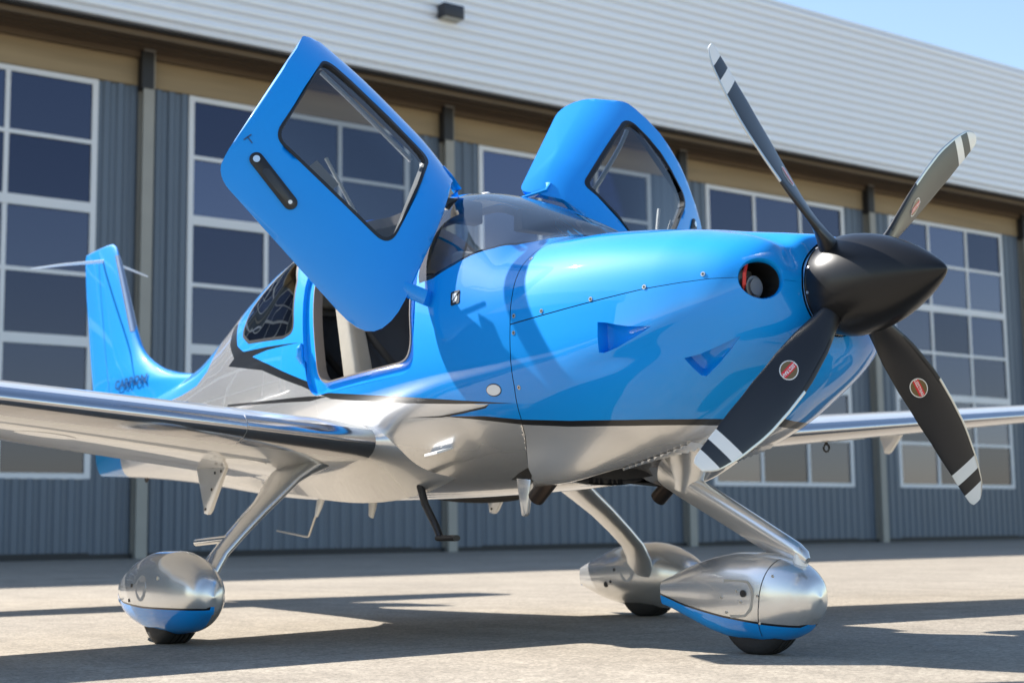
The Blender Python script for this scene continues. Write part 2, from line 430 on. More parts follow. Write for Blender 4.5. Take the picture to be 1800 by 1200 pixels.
def relief(x, y, z):
    """cowl sculpting, measured along the outward normal"""
    d = .016*np.exp(-((y-.315)/.085)**2-((z-1.305)/.095)**2)*sstep(.02, .32, x)
    d = d-.030*np.exp(-((y-.195)/.045)**2)*sstep(.02, .36, x)*sstep(1.30, 1.42, z)
    d = d-.006*np.exp(-((z-(1.09+.16*x))/.05)**2)*sstep(-.55, -.1, x)*(1-sstep(.15, .34, x))*sstep(.3, .42, y)
    sx = np.interp(z, [.55,.70,.76,.83,.892,1.01], [-.886,-.875,-.83,-.78,-.752,-.724]); on = x > sx-.004
    out = sstep(-.30, -.74, x)*on
    d = d+.092*np.exp(-((y-.365)/.105)**2)*out*(1-sstep(.68, .90, z))
    d = d-.062*np.exp(-(y/.19)**4)*sstep(-.05, -.45, x)*on*(1-sstep(.75, .9, z))
    return d
def hull(x, th, off=0.):
    """point and outward normal of the right-hand (y<0) half as positive y"""
    x = np.asarray(x, float); th = np.asarray(th, float)
    def base(x, th):
        y, z = hull0(x, th); return np.stack([x, y, z], -1)
    e = 2e-3; t0 = np.clip(th, .004, math.pi-.004)
    def nrm(fn):
        xa = np.clip(x-e, -6.6, .403); xb = np.clip(x+e, -6.6, .403)
        du = fn(xb, t0)-fn(xa, t0); dv = fn(x, np.clip(t0+e, 0, math.pi))-fn(x, np.clip(t0-e, 0, math.pi))
        n = np.cross(du, dv); l = np.linalg.norm(n, axis=-1, keepdims=True); n = n/np.maximum(l, 1e-12)
        c = base(x, t0); s = np.sign((n*np.stack([x*0, c[..., 1], c[..., 2]-1.25], -1)).sum(-1, keepdims=True))
        return n
    def full(x, t):
        b = base(x, t)
        xa = np.clip(x-e, -6.6, .403); xb = np.clip(x+e, -6.6, .403)
        tt = np.clip(t, .004, math.pi-.004)
        du = base(xb, tt)-base(xa, tt); dv = base(x, tt+e*.9)-base(x, tt-e*.9)
        n = np.cross(du, dv); n = n/np.maximum(np.linalg.norm(n, axis=-1, keepdims=True), 1e-12)
        return b+n*(relief(b[..., 0], b[..., 1], b[..., 2])+off)[..., None]
    P = full(x, th)
    n = nrm(full)
    n[..., 1] = np.where(th < 1e-6, 0, n[..., 1]); n[..., 1] = np.where(th > math.pi-1e-6, 0, n[..., 1])
    P[..., 1] = np.where((th < 1e-6) | (th > math.pi-1e-6), 0, np.maximum(P[..., 1], 0))
    return P, n/np.linalg.norm(n, axis=-1, keepdims=True)
def th_xz(x, z):
    x = np.asarray(x, float); z = np.asarray(z, float); zt, zb, zw, w, nt, nb = sec(x); top = z >= zw
    n = np.where(top, nt, nb); H = np.where(top, zt-zw, zw-zb)
    c = np.clip(np.abs(z-zw)/H, 0, 1)**(n/2); return np.where(top, np.arccos(c), math.pi-np.arccos(c))
def th_xy(x, y):
    x = np.asarray(x, float); zt, zb, zw, w, nt, nb = sec(x)
    return np.arcsin(np.clip(np.abs(y)/w, 0, 1)**(nt/2))
KT = .72                                  # metres per radian in the flat chart
def chart(x, th): return np.stack([np.asarray(x, float), np.asarray(th, float)*KT], -1)
def dens(P, step=.02, closed=True):
    P = np.asarray(P, float); out = []
    n = len(P) if closed else len(P)-1
    for i in range(n):
        a, b = P[i], P[(i+1) % len(P)]; k = max(1, int(np.ceil(np.linalg.norm(b-a)/step)))
        out += [a+(b-a)*j/k for j in range(k)]
    if not closed: out.append(P[-1])
    return np.array(out)
def rounded(P, R, seg=8):
    P = np.asarray(P, float); out = []
    for i in range(len(P)):
        a, b, c = P[i-1], P[i], P[(i+1) % len(P)]; u = (a-b)/np.linalg.norm(a-b); v = (c-b)/np.linalg.norm(c-b)
        r = R[i] if isinstance(R, (list, tuple)) else R
        if r <= 0: out.append(b); continue
        ang = math.acos(np.clip(u@v, -1, 1)); d = min(r/math.tan(ang/2), .48*np.linalg.norm(a-b), .48*np.linalg.norm(c-b))
        p0, p1 = b+u*d, b+v*d
        for k in range(seg+1):
            t = k/seg; out.append((1-t)**2*p0+2*t*(1-t)*b+t*t*p1)
    return np.array(out)
def xz(P, closed=True, step=.03):
    P = dens(P, step, closed); return chart(P[:, 0], th_xz(P[:, 0], P[:, 1]))
def inside(poly, Q):
    x, y = Q[:, 0], Q[:, 1]; r = np.zeros(len(Q), bool); n = len(poly)
    for i in range(n):
        x0, y0 = poly[i]; x1, y1 = poly[(i+1) % n]
        if y0 == y1: continue
        m = ((y0 > y) != (y1 > y)) & (x < (x1-x0)*(y-y0)/(y1-y0)+x0); r ^= m
    return r

# ---- outlines on the hull, in side view (x, z) or in the chart
SEAM = [(-.728,1.70),(-.735,1.62),(-.738,1.50),(-.722,1.37),(-.717,1.25),(-.719,1.14),(-.724,1.01),(-.752,.892),(-.780,.83),(-.83,.76)]
def seam_poly():
    a = xz(SEAM, False, .02); a = np.concatenate([[[-.728, 0]], a[a[:, 1] > 0], [[-.875, 2.55*KT]], [[-.885, math.pi*KT]]])
    return dens(a, .02, False)
seam = seam_poly()
def shift(P, dx): return P+np.array([dx, 0])
GAP = .0022
COWLALL = np.concatenate([shift(seam, GAP), [[.45, math.pi*KT+.01], [.45, -.01]]])
SEAMGAP = np.concatenate([shift(seam, GAP), shift(seam, -GAP)[::-1]])
CL = [(-.72,1.252),(-.507,1.268),(-.267,1.286),(-.029,1.303),(.132,1.308),(.235,1.309),(.31,1.305),(.36,1.300),(.40,1.297)]
cl = xz(CL, False, .015)
CLGAP = np.concatenate([cl+[0, GAP], (cl-[0, GAP])[::-1]])
COWLTOP = np.concatenate([cl, [[.45, -.01], [-.9, -.01], [-.9, cl[0, 1]]]])
def front_poly(cy, cz, ry, rz, n=40):
    out = []
    for k in range(n):
        a = 2*math.pi*k/n; y, z = cy+ry*math.cos(a), cz+rz*math.sin(a); lo, hi = -.3, .403
        for _ in range(50):
            m = (lo+hi)/2; zt, zb, zw, w, nt, nb = [float(v) for v in sec(np.array(m))]
            t = z >= zw; e = nt if t else nb; H = zt-zw if t else zw-zb
            if (abs(y)/w)**e+(abs(z-zw)/H)**e < 1: lo = m
            else: hi = m
        out.append((lo, float(th_xz(lo, z))))
    o = np.array(out); return chart(o[:, 0], o[:, 1])
INLET = front_poly(.322, 1.300, .068, .070)
SCOOP1 = xz([(-.240,1.207),(-.20,1.201),(-.15,1.188),(-.10,1.177),(-.04,1.171),(.0,1.167),(-.03,1.153),(-.09,1.130),(-.16,1.106),(-.222,1.092),(-.246,1.096)])
SCOOP2 = xz([(.090,1.047),(.15,1.058),(.21,1.078),(.285,1.108),(.245,1.068),(.19,1.026),(.125,.985),(.112,.988)])
def door_chart(pts, rad):
    q = []
    for p in pts:
        th = th_xy(p[0], p[2]) if len(p) == 3 else th_xz(p[0], p[1]); q.append((p[0], float(th)*KT))
    return rounded(np.array(q), rad)
DOORP = door_chart([(-1.625,0,.045),(-2.44,0,.06),(-2.522,1.952),(-2.297,1.195),(-1.262,1.112),(-1.60,0,.26)], [.05,.20,.09,.15,.17,.1])
DWIN = door_chart([(-1.748,1.934),(-2.365,1.927),(-2.219,1.493),(-1.561,1.491)], [.05,.06,.07,.06])
DTRIM = door_chart([(-1.737,1.9465),(-2.380,1.940),(-2.229,1.479),(-1.547,1.477)], [.055,.068,.078,.068])
OPENO = door_chart([(-1.70,0,.075),(-2.50,0,.085),(-2.455,1.66),(-2.30,1.095),(-1.36,1.128),(-1.42,1.52)], [.04,.05,.3,.10,.12,.3])
OPENI = door_chart([(-1.75,0,.115),(-2.43,0,.125),(-2.375,1.66),(-2.215,1.145),(-1.395,1.180),(-1.475,1.52)], [.05,.06,.3,.10,.10,.3])
WSH = []
wb = [(-.835,0,0.),(-.838,0,.12),(-.85,0,.24),(-.875,0,.335),(-.93,0,.415),(-1.02,0,.468),(-1.12,0,.508),(-1.20,0,.545),(-1.31,0,.579),(-1.40,0,.590),(-1.425,0,.578),(-1.455,0,.535),(-1.52,0,.44),(-1.59,0,.33),(-1.655,0,.20),(-1.675,0,.10),(-1.68,0,0.)]
WSH = dens(np.array([(p[0], float(th_xy(p[0], p[2]))*KT) for p in wb]), .025, False)
WSH = np.concatenate([WSH, [[-1.68, -.01], [-.835, -.01]]])
RWIN = xz(rounded(np.array([(-2.80,1.850),(-2.60,1.70),(-2.50,1.438),(-2.62,1.425),(-3.20,1.472),(-3.36,1.53),(-3.36,1.66),(-3.16,1.80),(-2.98,1.86)]), .07))
RTRIM = xz(rounded(np.array([(-2.785,1.875),(-2.58,1.70),(-2.478,1.425),(-2.62,1.408),(-3.205,1.454),(-3.385,1.52),(-3.385,1.67),(-3.17,1.822),(-2.98,1.885)]), .08))
# paint
BLUEMAIN = xz([(.45,.848),(.046,.846),(-.058,.848),(-.25,.855),(-.50,.867),(-.75,.887),(-.97,.915),(-1.245,.934),(-1.10,.941),(-.95,.949),(-.905,.957),(-.98,.963),(-1.13,.982),(-1.534,1.032),(-2.13,1.096),(-2.325,1.165),(-3.14,1.375),(-3.30,1.42),(-3.43,1.46),(-3.60,1.60),(-3.66,1.8)], False)
BLUEMAIN = np.concatenate([BLUEMAIN, [[-3.7, -.01], [.45, -.01]]])
bm_top = [(.45,.848),(.046,.846)]
STRIPELOW = xz([(.45,.848),(.046,.846),(-.058,.848),(-.25,.855),(-.50,.867),(-.75,.887),(-.97,.915),(-1.255,.934),(-.98,.899),(-.76,.868),(-.518,.847),(-.264,.834),(-.07,.828),(.03,.824),(.45,.824)])
STRIPEUP = xz([(-.755,.949),(-.905,.966),(-1.13,.991),(-1.534,1.037),(-2.13,1.102),(-2.325,1.172),(-2.80,1.300),(-3.14,1.385),(-3.31,1.43),(-3.43,1.47),(-3.60,1.62),(-3.70,1.62),(-3.62,1.50),(-3.46,1.405),(-3.56,1.372),(-2.92,1.285),(-2.39,1.155),(-2.11,1.072),(-1.585,1.012),(-1.13,.975)])
BRANCH = xz([(-3.34,1.425),(-2.85,1.397),(-2.39,1.366),(-2.85,1.380),(-3.26,1.372),(-3.45,1.40)])
ARROWLOW = xz([(-2.13,1.085),(-2.32,1.101),(-2.766,1.120),(-3.555,1.162),(-3.56,1.150),(-2.766,1.104),(-2.32,1.078)])
WEDGELOW = xz([(-.905,.959),(-.95,.951),(-1.10,.943),(-1.26,.936),(-1.52,.945),(-1.26,.929),(-1.10,.934),(-.94,.944)])
BLUETAIL = xz([(-3.98,1.8),(-4.0,1.50),(-4.06,1.40),(-4.25,1.335),(-4.6,1.305),(-5.03,1.29),(-5.5,1.25),(-5.9,1.10),(-6.1,.8),(-6.62,.8),(-6.62,1.3),(-6.2,1.5)])
PAINT = [(BLUEMAIN, 1), (BLUETAIL, 1), (STRIPELOW, 2), (STRIPEUP, 2), (BRANCH, 2), (ARROWLOW, 2), (WEDGELOW, 2)]

def tri_chart(polys, bounds, pts):
    """constrained triangulation of the chart with every outline as real edges"""
    V = [Vector(p) for p in pts]; Ed = []
    for P in polys:
        Q = np.clip(P, [bounds[0], 0], [bounds[1], math.pi*KT]); k = len(V); V += [Vector(q) for q in Q]
        Ed += [(k+i, k+(i+1) % len(Q)) for i in range(len(Q))]
    r = delaunay_2d_cdt(V, Ed, [], 0, 1e-6)
    P = np.array([tuple(v) for v in r[0]]); T = np.array([f for f in r[2] if len(f) == 3])
    A = P[T]; area = .5*((A[:, 1, 0]-A[:, 0, 0])*(A[:, 2, 1]-A[:, 0, 1])-(A[:, 2, 0]-A[:, 0, 0])*(A[:, 1, 1]-A[:, 0, 1]))
    T[area < 0] = T[area < 0][:, ::-1]
    return P, T[np.abs(area) > 1e-10]
xs = np.concatenate([np.linspace(.403, .30, 26)[:-1], np.linspace(.30, -.90, 76)[:-1], np.linspace(-.90, -3.5, 88)[:-1], np.linspace(-3.5, -6.6, 50)])
ths = np.linspace(0, math.pi, 84)
gx, gt = np.meshgrid(xs, ths)
jit = np.random.RandomState(3)
HP, HT = tri_chart([COWLALL, SEAMGAP, CLGAP, INLET, SCOOP1, SCOOP2, OPENO, WSH, RWIN, RTRIM]+[p for p, _ in PAINT], (-6.6, .403), chart(gx.ravel(), gt.ravel()))
HC = HP[HT].mean(1)
in_ = lambda P: inside(P, HC)
paint = np.zeros(len(HT), int)
for P, c in PAINT: paint[in_(P)] = c
seamg = in_(SEAMGAP) | (in_(CLGAP) & in_(COWLALL))
cowl = in_(COWLALL) & ~seamg
hole = in_(INLET) | in_(SCOOP1) | in_(SCOOP2) | in_(OPENO) | seamg
wsh = in_(WSH); rwin = in_(RWIN); rtrim = in_(RTRIM) & ~rwin
ctop = in_(COWLTOP)
HV, HN = hull(HP[:, 0], HP[:, 1]/KT)
def piece(sel, side):
    """(verts, faces, normals, face ids) of chosen hull triangles on one side"""
    T = HT[sel]; u, inv = np.unique(T, return_inverse=True); T = inv.reshape(-1, 3)
    V = HV[u].copy(); Nn = HN[u].copy()
    if side < 0: V[:, 1] *= -1; Nn[:, 1] *= -1
    # winding
    A = V[T]; fn = np.cross(A[:, 1]-A[:, 0], A[:, 2]-A[:, 0]); flip = (fn*Nn[T].mean(1)).sum(1) < 0
    T[flip] = T[flip][:, ::-1]
    return V, T, Nn
def both(sel, name, mats, parent, idx=None, off=0.):
    Va, Ta, Na = piece(sel, -1); Vb, Tb, Nb = piece(sel, 1)
    V = np.concatenate([Va, Vb]); Nn = np.concatenate([Na, Nb]); T = np.concatenate([Ta, Tb+len(Va)])
    if off: V = V+Nn*off
    return mesh(name, V, T, mats, parent, True, None if idx is None else np.concatenate([idx, idx]), Nn)
def one(sel, side, name, mats, parent, idx=None, off=0.):
    V, T, Nn = piece(sel, side)
    return mesh(name, V+Nn*off, T, mats, parent, True, idx, Nn)

plane = empty('airplane', (0, 0, 0))
tag(plane, 'blue and silver single-engine propeller airplane with both cabin doors raised open', 'airplane')
PM = [SILVER, BLUE, BLACK]
body = ~hole & ~cowl & ~wsh & ~rwin & ~rtrim
fus = both(body, 'fuselage', PM, plane, paint[body])
s_ = cowl & ctop & ~hole; UPC = both(s_, 'upper_cowl', PM, plane, paint[s_])
s_ = cowl & ~ctop & ~hole; lo = both(s_, 'lower_cowl', PM, plane, paint[s_])
both(wsh & ~hole, 'windshield', WINDSHIELD, plane)
for sd in (-1, 1):
    rw = one(rwin, sd, 'rear_window', DARKGLASS, plane); one(rtrim, sd, 'window_trim', SEAL, rw)
# dark under-skin seen through the panel gaps
s_ = in_(np.concatenate([shift(seam, -.05), [[.45, math.pi*KT+.01], [.45, -.01]]])) & ~in_(INLET) & ~in_(SCOOP1) & ~in_(SCOOP2) & (HC[:, 0] < .34)
s_ = s_ & ((HC[:, 0] < -.66) | (np.abs(HC[:, 1]-np.interp(HC[:, 0], cl[:, 0], cl[:, 1])) < .05))
both(s_, 'cowl_flange', SEAL, plane, None, -.006)
# cabin lining
s_ = body & (HC[:, 0] < -.92) & (HC[:, 0] > -3.5)
both(s_, 'cabin_lining', LINER, plane, None, -.030)
# frame around the windshield and the glare shield
def loop_pts(P, off=0., side=-1):
    V, Nn = hull(P[:, 0], np.clip(P[:, 1], 0, math.pi*KT)/KT); V = V+Nn*off
    if side < 0: V = V*[1, -1, 1]; Nn = Nn*[1, -1, 1]
    return V, Nn
def strip(loops, closed=True):
    n = len(loops[0]); V = np.concatenate(loops); F = []
    for i in range(len(loops)-1):
        for j in range(n if closed else n-1):
            k = (j+1) % n; F.append((i*n+j, i*n+k, (i+1)*n+k, (i+1)*n+j))
    return V, F
def resample(P, n, closed=True):
    Q = np.concatenate([P, P[:1]]) if closed else P
    d = np.concatenate([[0], np.cumsum(np.linalg.norm(np.diff(Q, axis=0), axis=1))]); s = np.linspace(0, d[-1], n, endpoint=not closed)
    return np.stack([np.interp(s, d, Q[:, k]) for k in range(Q.shape[1])], -1)
# black border inside the windshield, both halves as one band
wedge = WSH[:-2]
def wband(side):
    P = wedge.copy(); c = np.array([-1.25, .30*KT])
    inner = P.copy()
    t = np.gradient(P, axis=0); nn = np.stack([-t[:, 1], t[:, 0]], -1); nn /= np.linalg.norm(nn, axis=1, keepdims=True)
    s = np.sign(((c-P)*nn).sum(1, keepdims=True)); wd = np.where((P[:, 0] > -1.40), .022, .03)[:, None]
    inner = P+nn*s*wd; inner[:, 1] = np.maximum(inner[:, 1], 0); inner[0, 1] = 0; inner[-1, 1] = 0
    a, na = loop_pts(P, -.004, side); b, nb = loop_pts(inner, -.004, side)
    return strip([a, b], False)
mb = MB()
for sd in (-1, 1): mb.add(*wband(sd))
mb.build('windshield_border', SEAL, plane)

# ---- door openings
def nearest_start(A, B):
    k = np.argmin(np.linalg.norm(B-A[0], axis=1)); return np.roll(B, -k, axis=0)
NO = 160
oo = resample(OPENO, NO); oi = nearest_start(oo, resample(OPENI, NO*4))[::4]
for sd in (-1, 1):
    a, na = loop_pts(oo, 0, sd); b, nb = loop_pts(oo, -.022, sd); m1, _ = loop_pts(oo*.25+oi*.75, -.028, sd); c, nc = loop_pts(oi, -.020, sd)
    V, F = strip([a, b, m1, c]); j = fixnormals(mesh('door_jamb', V, F, BLUE, plane, True, angle=40))
    e1, _ = loop_pts(oi, -.012, sd); e2, _ = loop_pts(resample(oi+(oi.mean(0)-oi)*.012, NO), -.012, sd); e3, _ = loop_pts(resample(oi+(oi.mean(0)-oi)*.012, NO), -.06, sd)
    V, F = strip([c, e1, e2, e3]); fixnormals(mesh('door_seal', V, F, SEALBEIGE, j, True, angle=40))
# ---- scoops: recessed ramps, deepest at the rear edge
for P, depth, name in ((SCOOP1, .075, 'cooling_louvre'), (SCOOP2, .065, 'cooling_louvre')):
    n = 60; Q = resample(P, n)
    x0, x1 = Q[:, 0].min(), Q[:, 0].max()
    for sd in (-1, 1):
        dep = lambda q: -depth*np.clip(1-(q[:, 0]-x0)/(x1-x0), 0, 1)**.8
        L0, Nn = loop_pts(Q, 0, sd)
        loops = [L0, L0+Nn*(dep(Q)*.15)[:, None]]
        ctr = Q.mean(0)
        for t in (0, .25, .5, .75, .97):
            R = Q*(1-t)+ctr*t; a, na = loop_pts(R, 0, sd); loops.append(a+na*(dep(R)*(1-.25*(1-t)**4))[:, None])
        V, F = strip(loops); F.append(tuple((len(loops)-1)*n+i for i in range(n)))
        fixnormals(mesh(name, V, F, BLUE, lo, True, angle=50))
# ---- cooling inlets with rolled lips and the engine behind them
for sd in (-1, 1):
    Q = INLET; L0, Nn = loop_pts(Q, 0, sd); c = L0.mean(0); N0 = Nn.mean(0); N0 /= np.linalg.norm(N0)
    inw = (c-L0); inw /= np.linalg.norm(inw, axis=1, keepdims=True)
    loops = [L0, L0-N0*.004+inw*.003-Nn*.001, L0-N0*.014+inw*.007, L0-N0*.03+inw*.007]
    V, F = strip(loops); fixnormals(mesh('inlet_lip', V, F, BLUE, lo, True))
    back = loops[-1]; tube = [back+np.array([-d, 0, 0])+inw*w for d, w in ((0, 0), (.06, -.01), (.20, -.03))]
    V, F = strip(tube); F.append(tuple(2*len(Q)+i for i in range(len(Q))))
    duct = fixnormals(mesh('inlet_duct', V, F, ENGBLK, lo, True))
    cx, cy, cz = c
    pul = MB()
    for q in range(5): pul.tube([(cx-.045-.016*q, cy-sd*.012, cz-.022), (cx-.055-.016*q, cy-sd*.012, cz-.022)], .040, 24)
    pul.tube([(cx-.035, cy-sd*.012, cz-.022), (cx-.12, cy-sd*.012, cz-.022)], .030, 16).build('alternator', ENGALU, duct)
    MB().tube([(cx-.05, cy+.02*sd, cz+.055), (cx-.035, cy+.045*sd, cz+.02), (cx-.035, cy+.048*sd, cz-.02), (cx-.05, cy+.035*sd, cz-.055)], .007, 8).build('ignition_lead', ENGRED, duct)
    MB().box(cx-.13, cx-.09, cy-.05, cy+.05, cz-.055, cz+.045).build('cylinder_baffle', ENGALU, duct, bevel=.008)
# ------------------------------------------------------------------ doors
H1 = Vector((-1.535, -.227, 2.015)); H2 = Vector((-1.287, -.629, 1.428))
def door_matrix(side):
    M = Matrix.Translation(H1) @ Matrix.Rotation(math.radians(73.4), 4, (H1-H2).normalized()) @ Matrix.Translation(-H1)
    if side > 0:
        S = Matrix.Diagonal((1, -1, 1, 1)); M = S @ M @ S
    return M
gx2, gt2 = np.meshgrid(np.linspace(-2.56, -1.22, 48), np.linspace(.2, 2.0, 60))
DPp, DTt = tri_chart([DOORP, DTRIM, DWIN], (-2.7, -1.0), chart(gx2.ravel(), gt2.ravel()))
DCc = DPp[DTt].mean(1)
d_in = inside(DOORP, DCc); d_tr = inside(DTRIM, DCc); d_wi = inside(DWIN, DCc)
DVv, DNn = hull(DPp[:, 0], DPp[:, 1]/KT)
def dpiece(sel, side, name, m, parent, off=0., thick=0., M=None):
    T = DTt[sel]; u, inv = np.unique(T, return_inverse=True); T = inv.reshape(-1, 3); V = DVv[u]; Nn = DNn[u]
    fl = np.array([1, side, 1]); V = V*fl; Nn = Nn*fl
    A = V[T]; fn = np.cross(A[:, 1]-A[:, 0], A[:, 2]-A[:, 0]); b = (fn*Nn[T].mean(1)).sum(1) < 0; T[b] = T[b][:, ::-1]
    V0 = V+Nn*off; F = [tuple(t) for t in T]; allV = V0; allN = Nn; mi = [0]*len(F)
    if thick:
        V1 = V+Nn*(off-thick); k = len(V0); F += [tuple(t[::-1]+k) for t in T]; mi += [1]*len(T)
        E = {}
        for t in T:
            for i in range(3):
                a, b2 = int(t[i]), int(t[(i+1) % 3]); E[(a, b2)] = 1
        rim = [(a, b2) for (a, b2) in E if (b2, a) not in E]
        # rounded rim: own vertices
        kk = 2*k; RV = []; RF = []
        for a, b2 in rim: RF.append((a, a+k, b2+k, b2)); mi.append(0)
        allV = np.concatenate([V0, V1]); F += RF
        o = mesh(name, allV, F, m, parent, True, mi, angle=45)
    else:
        o = mesh(name, allV, F, m, parent, True, None, allN)
    if M is not None: o.data.transform(M); 
    return o
for sd in (-1, 1):
    M = door_matrix(sd)
    d = dpiece(d_in & ~d_tr, sd, 'cabin_door', [BLUE, LINER], plane, 0, .024, M)
    dpiece(d_tr & ~d_wi, sd, 'window_trim', [SEAL, SEAL], d, .0025, .036, M)
    dpiece(d_wi, sd, 'window_pane', SIDEGLASS, d, -.010, 0, M)
    def on_door(x, z=None, y=None, off=0.):
        th = th_xz(x, z) if y is None else th_xy(x, y)
        P, n = hull(np.array([x]), np.array([float(th)])); p = (P[0]+n[0]*off)*[1, sd, 1]; return M @ Vector(p), (M.to_3x3() @ Vector(n[0]*[1, sd, 1])).normalized()
    # recessed handle with key lock near the lower rear corner
    hz = [(-2.205,1.36),(-1.975,1.325)]
    pa, na = on_door(*hz[0], off=.003); pb, nb = on_door(*hz[1], off=.003)
    ax = (pb-pa).normalized(); up_ = na.cross(ax)
    def capsule(r, h, lift, s0=0., s1=1.):
        a, b = pa.lerp(pb, s0), pa.lerp(pb, s1); ring = []
        for k in range(13): t = math.pi/2+math.pi*k/12; ring.append(a+ax*math.cos(t)*r+up_*math.sin(t)*r)
        for k in range(13): t = -math.pi/2+math.pi*k/12; ring.append(b+ax*math.cos(t)*r+up_*math.sin(t)*r)
        return MB().rings([[p+na*(lift-h) for p in ring], [p+na*lift for p in ring], [p+(pa.lerp(pb, .5)-p)*.02+na*(lift+.001) for p in ring]])
    h = capsule(.030, .006, .003).build('door_handle', SEAL, d)
    capsule(.018, .004, .0055, .30, 1.).build('grip', mat('handle_grip', (.02,.02,.024), .25), h)
    MB().disc(pa+na*.006, na, .015, .006, 20).build('key_lock', CHROME, h)
    MB().disc(pb+na*.0085, na, .009, .002, 16).build('grip_mark', DECALWH, h)
    if sd < 0:
        p0, n0 = on_door(-2.285, 1.40, off=.002); MB().add([p0-ax*.018-up_*.002+n0*.001, p0+ax*.018-up_*.002+n0*.001, p0+ax*.018+up_*.003+n0*.001, p0-ax*.018+up_*.003+n0*.001], [(0,1,2,3)]).add([p0-ax*.018+up_*.02+n0*.001, p0-ax*.018-up_*.02+n0*.001, p0-ax*.012-up_*.02+n0*.001, p0-ax*.012+up_*.02+n0*.001], [(0,1,2,3)]).build('lock_mark', TXTBLUE, d)
    # inner arm rest strut and placard seen through the pane
    a0, _ = on_door(-2.02, 1.60, off=-.05); a1, _ = on_door(-1.66, 1.475, off=-.05); a2, _ = on_door(-1.60, 1.62, off=-.06)
    MB().tube([a0, a1], .008, 10).build('assist_strap', WHITEP, d)
    a3, n3 = on_door(-2.04, 1.51, off=-.036); a4, _ = on_door(-1.90, 1.50, off=-.036); w_ = (a4-a3); v_ = n3.cross(w_).normalized()*.045
    MB().add([a3, a4, a4+v_, a3+v_, a3-n3*.003, a4-n3*.003, a4+v_-n3*.003, a3+v_-n3*.003], [(0,1,2,3),(7,6,5,4),(0,4,5,1),(1,5,6,2),(2,6,7,3),(3,7,4,0)]).build('inner_placard', mat('placard_grey', (.5,.48,.46), .6), d)
    t0 = [on_door(x, 1.915, off=-.045)[0] for x in np.linspace(-2.34, -1.78, 12)]
    MB().tube(t0, .012, 8).build('grab_rail', WHITEP, d)
    # hinge arms
    S = Matrix.Diagonal((1, sd*-1, 1, 1))
    q, nq = on_door(-1.645, y=.17, off=-.010); q2, _ = on_door(-1.69, y=.17, off=-.004)
    P_, n_ = hull(np.array([-1.715]), np.array([float(th_xy(-1.715, .19))])); b0 = Vector((P_[0][0], sd*P_[0][1], P_[0][2]-.004))
    MB().tube([b0, b0+Vector((.012, 0, .035)), q, q2], [.011, .010, .010, .008], 12, 2.6).build('upper_hinge', BLUE, d)
    q, nq = on_door(-1.40, 1.40, off=-.015)
    MB().tube([S @ (H2+Vector((-.02, .05, .0))), S @ (H2+Vector((.012, -.012, .004))), q.lerp(S @ H2, .4), q], [.035, .034, .032, .03], 12, .35).build('lower_hinge', BLUE, d)

# ------------------------------------------------------------------ wings
def airfoil(n=40, t=.15, cam=.02):
    """closed loop of (c, h): trailing edge upper -> leading edge -> trailing edge lower, c from 0 (LE) to 1"""
    b = np.linspace(0, math.pi, n); c = (1-np.cos(b))/2
    th = 5*t*(.2969*np.sqrt(c)-.1260*c-.3516*c**2+.2843*c**3-.1036*c**4)
    ca = cam*4*c*(1-c)*(1.15-.3*c)
    up = np.stack([c, ca+th], -1)[::-1]; lowr = np.stack([c, ca-th], -1)[1:]
    return np.concatenate([up, lowr])
AF = airfoil()
def wing_sec(t):
    """leading-edge x, z, chord, trailing-edge z drop at span station t"""
    xle = -1.759-.0145*t; zle = .814+.0789*t; ch = 1.55-.135*t
    drop = float(np.interp(t, [.4, .6, 2., 5.84], [.105, .098, .045, .010]))
    thick = float(np.interp(t, [0, 6], [.152, .125]))
    if t > 5.5:
        k = (t-5.5)/.34; k = min(k, 1); ch *= 1-.35*k**2; xle -= .20*k**2; zle += .015*k; thick *= 1-.55*k**2
    return xle, zle, ch, drop, thick
def wing_pt(t, c, h_up, side):
    """point on the wing: c chord fraction, h_up +1 upper skin / -1 lower skin, plus outward offset 0"""
    x, z, ch, dr, th = wing_sec(t); yt = 5*th*(.2969*math.sqrt(c)-.1260*c-.3516*c**2+.2843*c**3-.1036*c**4); ca = .02*4*c*(1-c)*(1.15-.3*c)
    return Vector((x-c*ch, side*t, z-c*dr+(ca+h_up*yt)*ch))
def ring_at(t, side, lo_c=None, scale=1.0):
    x, z, ch, dr, th = wing_sec(t); A = airfoil(40, th)
    return [Vector((x-c*ch, side*t, z-c*dr+h*ch)) for c, h in A]
TS = [.56]+list(np.linspace(.7, 5.4, 34))+[5.5, 5.58, 5.66, 5.73, 5.78, 5.82, 5.84]
